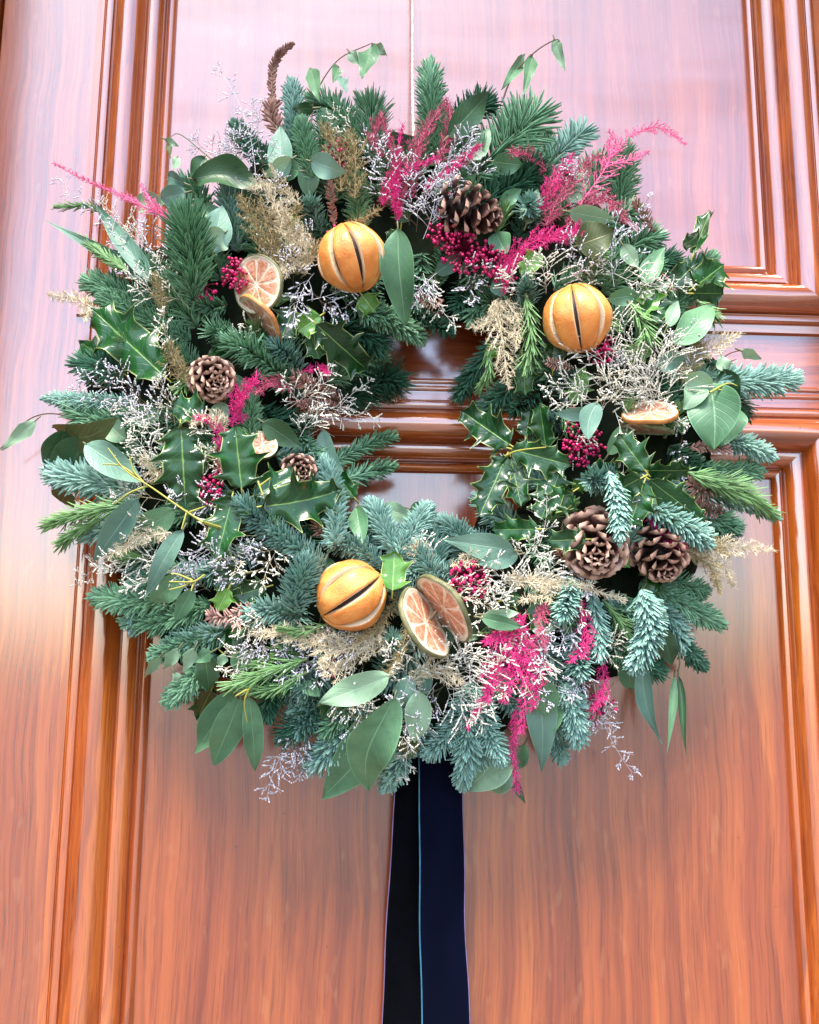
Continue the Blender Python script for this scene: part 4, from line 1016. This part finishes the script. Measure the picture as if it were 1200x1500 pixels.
# rosemary
for pts, wd in (([(205, 738), (130, 750), (58, 772)], 44), ([(150, 760), (110, 780), (85, 802)], 36), ([(450, 965), (395, 985), (330, 1008)], 46), ([(450, 985), (400, 1010), (345, 1005)], 36), ([(1010, 700), (1080, 715), (1142, 762)], 50),
                ([(1000, 690), (1040, 705), (1100, 735)], 44), ([(770, 430), (778, 490), (772, 545)], 44), ([(715, 510), (716, 545), (700, 578)], 30), ([(150, 310), (125, 302), (78, 304)], 22), ([(190, 400), (160, 380), (110, 345)], 30),
                ([(480, 915), (445, 925), (410, 922)], 34), ([(920, 440), (945, 480), (940, 510)], 50), ([(1020, 440), (1042, 456), (1048, 470)], 36)):
    fir(pts, wd, 'rosemary', .022, .03, dens=.55, ang=(30, 10), curl=.15, name='rosemary_sprig', nw=3.4, ln=wd*.75, twig='stemg')
# dried brown and pink fronds
for pts, wd, kd in (([(404, 185), (398, 110), (412, 78), (432, 62)], 19, 'bracken'), ([(412, 200), (398, 170), (402, 140)], 34, 'bracken'), ([(500, 590), (460, 570), (420, 545)], 34, 'thuja'), ([(510, 600), (470, 600), (430, 590)], 26, 'thuja'),
                    ([(360, 900), (325, 905), (298, 900)], 30, 'thuja'), ([(372, 890), (350, 895), (345, 925)], 26, 'thuja'), ([(840, 540), (815, 535), (795, 530)], 24, 'thuja'), ([(1070, 700), (1030, 720), (1000, 700)], 34, 'thuja'),
                    ([(1060, 750), (1030, 745), (1000, 730)], 30, 'thuja'), ([(850, 830), (825, 815), (815, 795)], 34, 'thuja'), ([(960, 340), (940, 310), (925, 290)], 26, 'bracken'), ([(650, 440), (630, 445), (605, 430)], 26, 'thuja'),
                    ([(490, 330), (485, 295), (482, 262)], 20, 'bracken'), ([(480, 790), (466, 775), (462, 755)], 26, 'bracken'), ([(1010, 655), (1040, 655), (1075, 660)], 26, 'thuja'), ([(700, 900), (745, 930), (750, 950)], 16, 'thuja')):
    fir(pts, wd, kd, .014, .022, dens=.50, ang=(68, 35), curl=.35, flat=.8, name='dried_frond', nw=4.0, twig='twig')

# sea lavender and bleached sprays
SP = [((375, 265), (322, 105), 80, 'lav', 9), ((370, 250), (285, 205), 70, 'lav', 8), ((385, 240), (385, 150), 60, 'lav', 8), ((360, 250), (340, 200), 90, 'lav', 12), ((330, 290), (400, 220), 60, 'lav', 8),
      ((200, 400), (85, 268), 70, 'lav', 10), ((210, 390), (150, 300), 70, 'white', 10), ((230, 380), (170, 340), 80, 'white', 10), ((260, 400), (215, 330), 70, 'lav', 9), ((240, 440), (190, 400), 60, 'white', 8),
      ((260, 640), (130, 550), 90, 'lav', 12), ((260, 620), (170, 545), 90, 'lav', 11), ((260, 660), (180, 600), 80, 'white', 11), ((250, 690), (200, 640), 80, 'white', 9), ((230, 600), (110, 570), 50, 'lav', 8),
      ((250, 790), (118, 850), 80, 'white', 12), ((260, 800), (150, 830), 80, 'white', 11), ((270, 820), (190, 860), 80, 'white', 10), ((320, 800), (270, 830), 70, 'lav', 8), ((370, 840), (320, 830), 60, 'lav', 8),
      ((460, 400), (430, 470), 80, 'lav', 9), ((460, 430), (500, 460), 70, 'lav', 8), ((450, 440), (545, 400), 50, 'lav', 7), ((430, 420), (420, 370), 60, 'lav', 7),
      ((490, 640), (420, 560), 80, 'white', 9), ((480, 620), (540, 560), 50, 'white', 7), ((450, 580), (548, 612), 60, 'white', 8), ((420, 600), (480, 540), 70, 'white', 8), ((440, 640), (470, 600), 60, 'white', 7),
      ((600, 330), (560, 220), 90, 'lav', 12), ((610, 340), (600, 240), 90, 'lav', 12), ((620, 350), (640, 250), 90, 'lav', 12), ((560, 300), (540, 200), 80, 'lav', 10), ((640, 250), (690, 200), 70, 'lav', 9), ((640, 300), (660, 260), 70, 'lav', 8),
      ((620, 400), (665, 475), 60, 'white', 8), ((640, 400), (610, 440), 60, 'lav', 8), ((800, 430), (790, 380), 80, 'white', 9), ((760, 440), (740, 400), 70, 'white', 7),
      ((880, 420), (830, 350), 80, 'lav', 10), ((900, 420), (905, 320), 70, 'lav', 9), ((930, 400), (950, 290), 50, 'lav', 8), ((900, 400), (965, 420), 80, 'white', 10), ((910, 440), (1010, 420), 50, 'white', 9), ((870, 300), (830, 250), 70, 'lav', 8),
      ((960, 600), (830, 500), 120, 'white', 14), ((960, 590), (900, 480), 120, 'white', 14), ((950, 600), (980, 500), 110, 'white', 13), ((980, 600), (820, 590), 90, 'white', 13), ((880, 560), (805, 565), 70, 'white', 9), ((990, 590), (940, 560), 110, 'white', 12), ((930, 560), (1000, 620), 70, 'white', 9), ((1000, 560), (1010, 480), 60, 'lav', 8),
      ((900, 600), (912, 700), 50, 'white', 8), ((900, 700), (915, 740), 60, 'white', 8), ((1000, 640), (1000, 700), 30, 'lav', 6), ((790, 800), (800, 720), 50, 'white', 6),
      ((640, 1000), (600, 1080), 90, 'white', 12), ((650, 1000), (690, 960), 110, 'white', 14), ((640, 990), (700, 1050), 100, 'white', 13), ((620, 1000), (640, 950), 100, 'white', 12), ((700, 1000), (740, 960), 70, 'white', 9), ((610, 1060), (595, 1140), 40, 'white', 6), ((600, 1000), (570, 960), 70, 'white', 8),
      ((760, 880), (720, 820), 90, 'white', 12), ((770, 880), (810, 830), 90, 'white', 11), ((700, 860), (740, 880), 70, 'white', 8), ((760, 830), (790, 790), 70, 'white', 7), ((640, 830), (620, 790), 60, 'white', 6),
      ((480, 950), (370, 945), 60, 'lav', 9), ((470, 960), (400, 985), 60, 'lav', 8), ((430, 1080), (392, 1165), 60, 'lav', 9), ((450, 1070), (420, 1110), 60, 'lav', 8), ((440, 1090), (440, 1135), 50, 'lav', 7),
      ((780, 960), (800, 1030), 60, 'lav', 9), ((800, 950), (790, 990), 70, 'white', 9), ((850, 900), (820, 950), 70, 'lav', 8), ((860, 980), (900, 1060), 70, 'lav', 9), ((870, 1000), (925, 1130), 60, 'lav', 9), ((900, 1000), (870, 1060), 60, 'lav', 8), ((860, 980), (840, 1020), 60, 'lav', 8),
      ((350, 830), (300, 790), 60, 'lav', 8), ((400, 830), (360, 800), 60, 'lav', 7), ((700, 600 - 200), (690, 440), 60, 'lav', 6)]
for b, t, wd, mt, nb in SP: spray(b, t, wd*.92, mt, .012, .028, nb, 1.0, stemmat='twig' if (mt == 'lav' and rnd.random() < .75) else mt, fsz=.92, name='sea_lavender_sprig' if mt == 'lav' else 'bleached_sprig')

for i in range(34):
    a = rnd.uniform(-.15, math.pi*1.12) if i < 26 else rnd.uniform(0, 6.28); r0 = rnd.uniform(230, 400); d = a+rnd.uniform(-1.4, 1.4); L = rnd.uniform(60, 100)
    p0 = (CX+r0*math.cos(a), CY+r0*math.sin(a)); p1 = (p0[0]+L*math.cos(d), p0[1]+L*math.sin(d)); mt = rnd.choice(('white', 'white', 'lav'))
    spray(p0, p1, rnd.uniform(45, 75), mt, .012, .026, 8, stemmat='cream' if mt == 'white' else 'stemg', name='sea_lavender_sprig')
# feathery fern
PL = [([(590, 300), (580, 240), (558, 165)], 38, 'rose'), ([(600, 290), (610, 220), (650, 150)], 56, 'rose'), ([(640, 240), (660, 190), (655, 145)], 40, 'rose'), ([(585, 320), (578, 270), (590, 180)], 28, 'magenta'),
      ([(620, 280), (670, 240), (705, 212)], 34, 'magenta'), ([(560, 300), (580, 260), (640, 230)], 40, 'magenta'), ([(560, 230), (545, 200), (560, 170)], 40, 'rose'),
      ([(720, 405), (780, 355), (850, 340)], 54, 'magenta'), ([(780, 350), (830, 345), (848, 335)], 60, 'magenta'), ([(740, 430), (745, 395), (770, 360)], 26, 'magenta'),
      ([(800, 330), (830, 270), (880, 225)], 64, 'rose'), ([(790, 310), (810, 270), (840, 225)], 50, 'magenta'), ([(830, 330), (880, 290), (920, 325)], 60, 'rose'), ([(850, 300), (890, 240), (895, 205)], 60, 'pink'),
      ([(885, 240), (930, 195), (970, 188), (1006, 212)], 36, 'pink'), ([(880, 240), (905, 215), (892, 190)], 36, 'pink'), ([(880, 245), (920, 235), (950, 222)], 30, 'pink'), ([(800, 250), (770, 225), (745, 225)], 40, 'rose'),
      ([(245, 320), (190, 290), (135, 268), (76, 238)], 16, 'pink'), ([(248, 318), (225, 300), (205, 268)], 26, 'pink'), ([(245, 315), (218, 305), (170, 285)], 34, 'pink'),
      ([(340, 625), (352, 580), (378, 550)], 44, 'magenta'), ([(355, 620), (350, 590), (370, 560)], 34, 'magenta'), ([(322, 700), (325, 660), (315, 620), (285, 612)], 30, 'magenta'), ([(430, 570), (400, 560), (375, 575)], 40, 'rose'), ([(440, 545), (470, 540), (480, 545)], 20, 'magenta'),
      ([(322, 690), (330, 640), (315, 610), (278, 622)], 34, 'cream'),
      ([(740, 900), (755, 960), (738, 1030)], 58, 'magenta'), ([(760, 900), (772, 980), (762, 1075)], 42, 'magenta'), ([(730, 900), (745, 940), (715, 1010), (684, 1068)], 26, 'magenta'), ([(770, 900), (740, 930), (710, 940)], 34, 'magenta'), ([(755, 1040), (752, 1110), (758, 1160)], 14, 'magenta'), ([(780, 930), (790, 980), (780, 1040)], 40, 'magenta'), ([(735, 940), (720, 980), (715, 1030)], 50, 'magenta'),
      ([(850, 880), (860, 940), (835, 970)], 40, 'magenta'), ([(800, 880), (790, 910), (800, 950)], 40, 'rose'), ([(880, 960), (885, 1010), (870, 1040)], 26, 'magenta'), ([(950, 760), (980, 790), (1000, 800)], 20, 'magenta'),
      ([(400, 400), (375, 330), (350, 285)], 60, 'tan'), ([(430, 400), (400, 350), (380, 290)], 62, 'tan'), ([(450, 400), (430, 350), (400, 300)], 60, 'cream'), ([(440, 300), (400, 270), (365, 275)], 60, 'cream'), ([(480, 380), (420, 330), (390, 270)], 60, 'cream'), ([(460, 380), (420, 390), (410, 400)], 50, 'cream'),
      ([(500, 280), (495, 220), (470, 180)], 60, 'tan'), ([(520, 290), (520, 230), (510, 190)], 60, 'tan'), ([(430, 400), (480, 350), (560, 305)], 20, 'tan'), ([(400, 380), (410, 340), (440, 300)], 70, 'tan'),
      ([(725, 440), (735, 490), (745, 570)], 76, 'cream'), ([(735, 440), (720, 470), (690, 480)], 40, 'cream'), ([(740, 440), (760, 470), (755, 510)], 40, 'cream'),
      ([(570, 940), (500, 950), (400, 925)], 70, 'cream'), ([(560, 900), (540, 935), (470, 965)], 50, 'cream'), ([(530, 950), (500, 980), (470, 975)], 60, 'cream'), ([(590, 860), (560, 910), (520, 940)], 24, 'tan'), ([(500, 940), (440, 930), (370, 925)], 60, 'cream'),
      ([(600, 890), (585, 960), (530, 1020)], 20, 'tan'), ([(740, 845), (820, 852), (920, 880)], 14, 'cream'), ([(740, 850), (800, 855), (870, 858)], 22, 'cream'),
      ([(985, 540), (1040, 510), (1086, 488)], 60, 'cream'), ([(1000, 560), (1020, 520), (1030, 485)], 46, 'tan'), ([(1000, 810), (1060, 800), (1135, 806)], 50, 'cream'), ([(1000, 810), (1040, 830), (1055, 870)], 36, 'tan'), ([(1010, 810), (1060, 830), (1075, 860)], 30, 'cream'), ([(990, 800), (1030, 790), (1070, 815)], 40, 'tan'),
      ([(150, 470), (120, 440), (70, 432)], 44, 'cream'), ([(150, 465), (130, 455), (125, 470)], 30, 'cream'), ([(240, 700), (220, 690), (210, 665)], 44, 'cream'), ([(250, 780), (200, 790), (160, 815)], 40, 'cream'), ([(270, 560), (255, 530), (250, 500)], 50, 'tan'), ([(300, 560), (270, 545), (255, 520)], 40, 'tan'), ([(240, 460), (235, 430), (225, 400)], 40, 'tan'),
      ([(640, 830), (620, 815), (600, 800)], 50, 'cream'), ([(660, 830), (690, 820), (720, 810)], 40, 'cream'), ([(820, 850), (800, 870), (760, 880)], 40, 'cream'), ([(600, 1000), (640, 980), (680, 1000)], 60, 'cream')]
for pts, wd, mt in PL: plume(pts, wd*(.84 if mt in ('magenta', 'rose') else .9), mt, .016, .030, dens=.5 if mt in ('pink',) else 1.0, fil=6.5 if mt == 'pink' else 9.5)

# berries
for c, r, n, lb in (((346, 402), 27, 75, 'crimson berries beside the large orange slice'), ((495, 228), 26, 50, 'red berries high in the wreath'), ((680, 368), 34, 90, 'crimson berries under the top pine cone'), ((715, 378), 28, 60, None), ((855, 652), 32, 85, 'magenta berries beside the right-hand holly'),
                    ((690, 850), 32, 90, 'magenta berries above the paired slices'), ((882, 512), 26, 60, 'dark crimson berries under the right-hand orange'), ((305, 715), 24, 50, None), ((740, 930), 28, 50, None), ((860, 950), 22, 34, None), ((880, 1040), 26, 22, None),
                    ((985, 785), 20, 16, None), ((495, 975), 24, 16, None), ((650, 340), 26, 40, None), ((660, 300), 20, 30, None), ((500, 350), 24, 30, None), ((850, 620), 24, 20, None), ((300, 420), 20, 16, None), ((740, 400), 20, 20, None)):
    berries(c, r, n, label=lb, o=.020)
# the short twig pinning the paired slices
stem([(630, 908, .14), (640, 895, .142)], 2.6, 2.0, 'twig', name='twig_pin', n=4)

# ------------------------------------------------------------------ cord and ribbon
cord_m = simple('cream_cotton_cord', (.80, .76, .66), (.92, .90, .82), .8, usecol=False, bscale=400, bstr=.6)
mb = MB(); C = catmull([P(606, 200, .045), P(604, 120, .012), P(604, 60, .004), P(604, 0, .0035), P(604, -500, .0035)], 60)
for k in range(2):
    a = np.linspace(0, 90, 60)+k*math.pi; CC = C+np.stack([np.cos(a)*S(.9), -np.sin(a)*S(.5), 0*a], -1); tube(mb, CC, S(1.5), 6, (.5, .5, .5))
tag(obj('hanging_cord', mb, cord_m, None, C[0]), 'thin cream cord running up the door from the top of the wreath', 'cord')

def velvet():
    m, n, b = new_mat('navy_velvet'); co = objco(n); nz = noise(n, 14, 3, objco(n, (1, 1, .35)))
    c = ramp(n, nz, [(.35, (.0007, .0009, .0036)), (.65, (.0011, .0026, .0130))])
    sp = ramp(n, noise(n, 900, 1, co), [(.80, (0, 0, 0)), (.83, (1, 1, 1))])
    vo = N_(n, 'ShaderNodeTexVoronoi'); vo.inputs['Scale'].default_value = 120; L_(n, co, vo.inputs['Vector'])
    dn = ramp(n, vo.outputs['Distance'], [(.05, (1, 1, 1)), (.08, (0, 0, 0))])
    sep = N_(n, 'ShaderNodeSeparateColor'); L_(n, vo.outputs['Color'], sep.inputs[0])
    keep = math_(n, 'GREATER_THAN', sep.outputs[0], .93)
    c = mixc(n, math_(n, 'MULTIPLY', math_(n, 'MULTIPLY', dn, keep), .5), c, (.35, .42, .6))
    L_(n, c, b.inputs['Base Color']); b.inputs['Roughness'].default_value = .85; b.inputs['Specular IOR Level'].default_value = .05
    b.inputs['Sheen Weight'].default_value = .03; b.inputs['Sheen Tint'].default_value = (.08, .12, .4, 1); b.inputs['Sheen Roughness'].default_value = .5
    bump(n, b, noise(n, 1500, 2, co), .2, .0004)
    return m
M['velvet'] = velvet(); M['velvet_shaded'] = simple('shaded_velvet', (.0006, .0007, .0012), (.0012, .0014, .0030), .9, .05, usecol=False, bscale=1200, bstr=.3); M['satin'] = simple('pale_blue_satin_edge', (.02, .10, .17), (.05, .20, .30), .4, usecol=False)  # left tail gets a darker velvet copy, its shadow put into the colour
M['satinp'] = simple('lilac_satin_edge', (.12, .08, .16), (.22, .16, .30), .5, usecol=False)
rib = tag(empty('ribbon', P(620, 1110, .03)), 'wide black velvet ribbon hanging in two tails below the wreath', 'ribbon')
def tail(le, re, h0, h1, trims, mat):
    n, k = 40, 9; V = np.zeros((2, n, k, 3))
    for i in range(n):
        q = i/(n-1); y = le[0][1]+(le[1][1]-le[0][1])*q
        xl = np.interp(q, [0, 1], [le[0][0], le[1][0]]); xr = np.interp(q, [0, 1], [re[0][0], re[1][0]]); wv = 1.6*math.sin(q*13)+.8*math.sin(q*31); xl += wv*.6; xr += wv
        for j in range(k):
            f = j/(k-1); h = h0+(h1-h0)*q+.0030*math.sin(q*9+f*2.0)+.0030*math.sin(f*math.pi)
            V[0, i, j] = P(xl+(xr-xl)*f, y, h); V[1, i, j] = P(xl+(xr-xl)*f, y, h-.0009)
    mb = MB(); g = grid_faces(n, k); mb.add(V[0], g[:, ::-1], (.5, .5, .5)); mb.add(V[1], g, (.5, .5, .5))
    o = obj('ribbon_tail', mb, M[mat], rib, V[0, 0, 0])
    for col_, mt, r in trims:
        m2 = MB(); tube(m2, V[0, :, col_]+np.array([0, -.0003, 0]), S(r), 6, (.5, .5, .5)); obj('selvedge', m2, M[mt], o, V[0, 0, 0])
    return o
tail([(583, 1060), (538, 1900)], [(616, 1060), (622, 1900)], .020, .010, [(0, 'satinp', .8)], 'velvet_shaded')
tail([(612, 1060), (624, 1900)], [(673, 1060), (702, 1900)], .028, .015, [(0, 'satin', 1.15), (8, 'satinp', .7)], 'velvet')
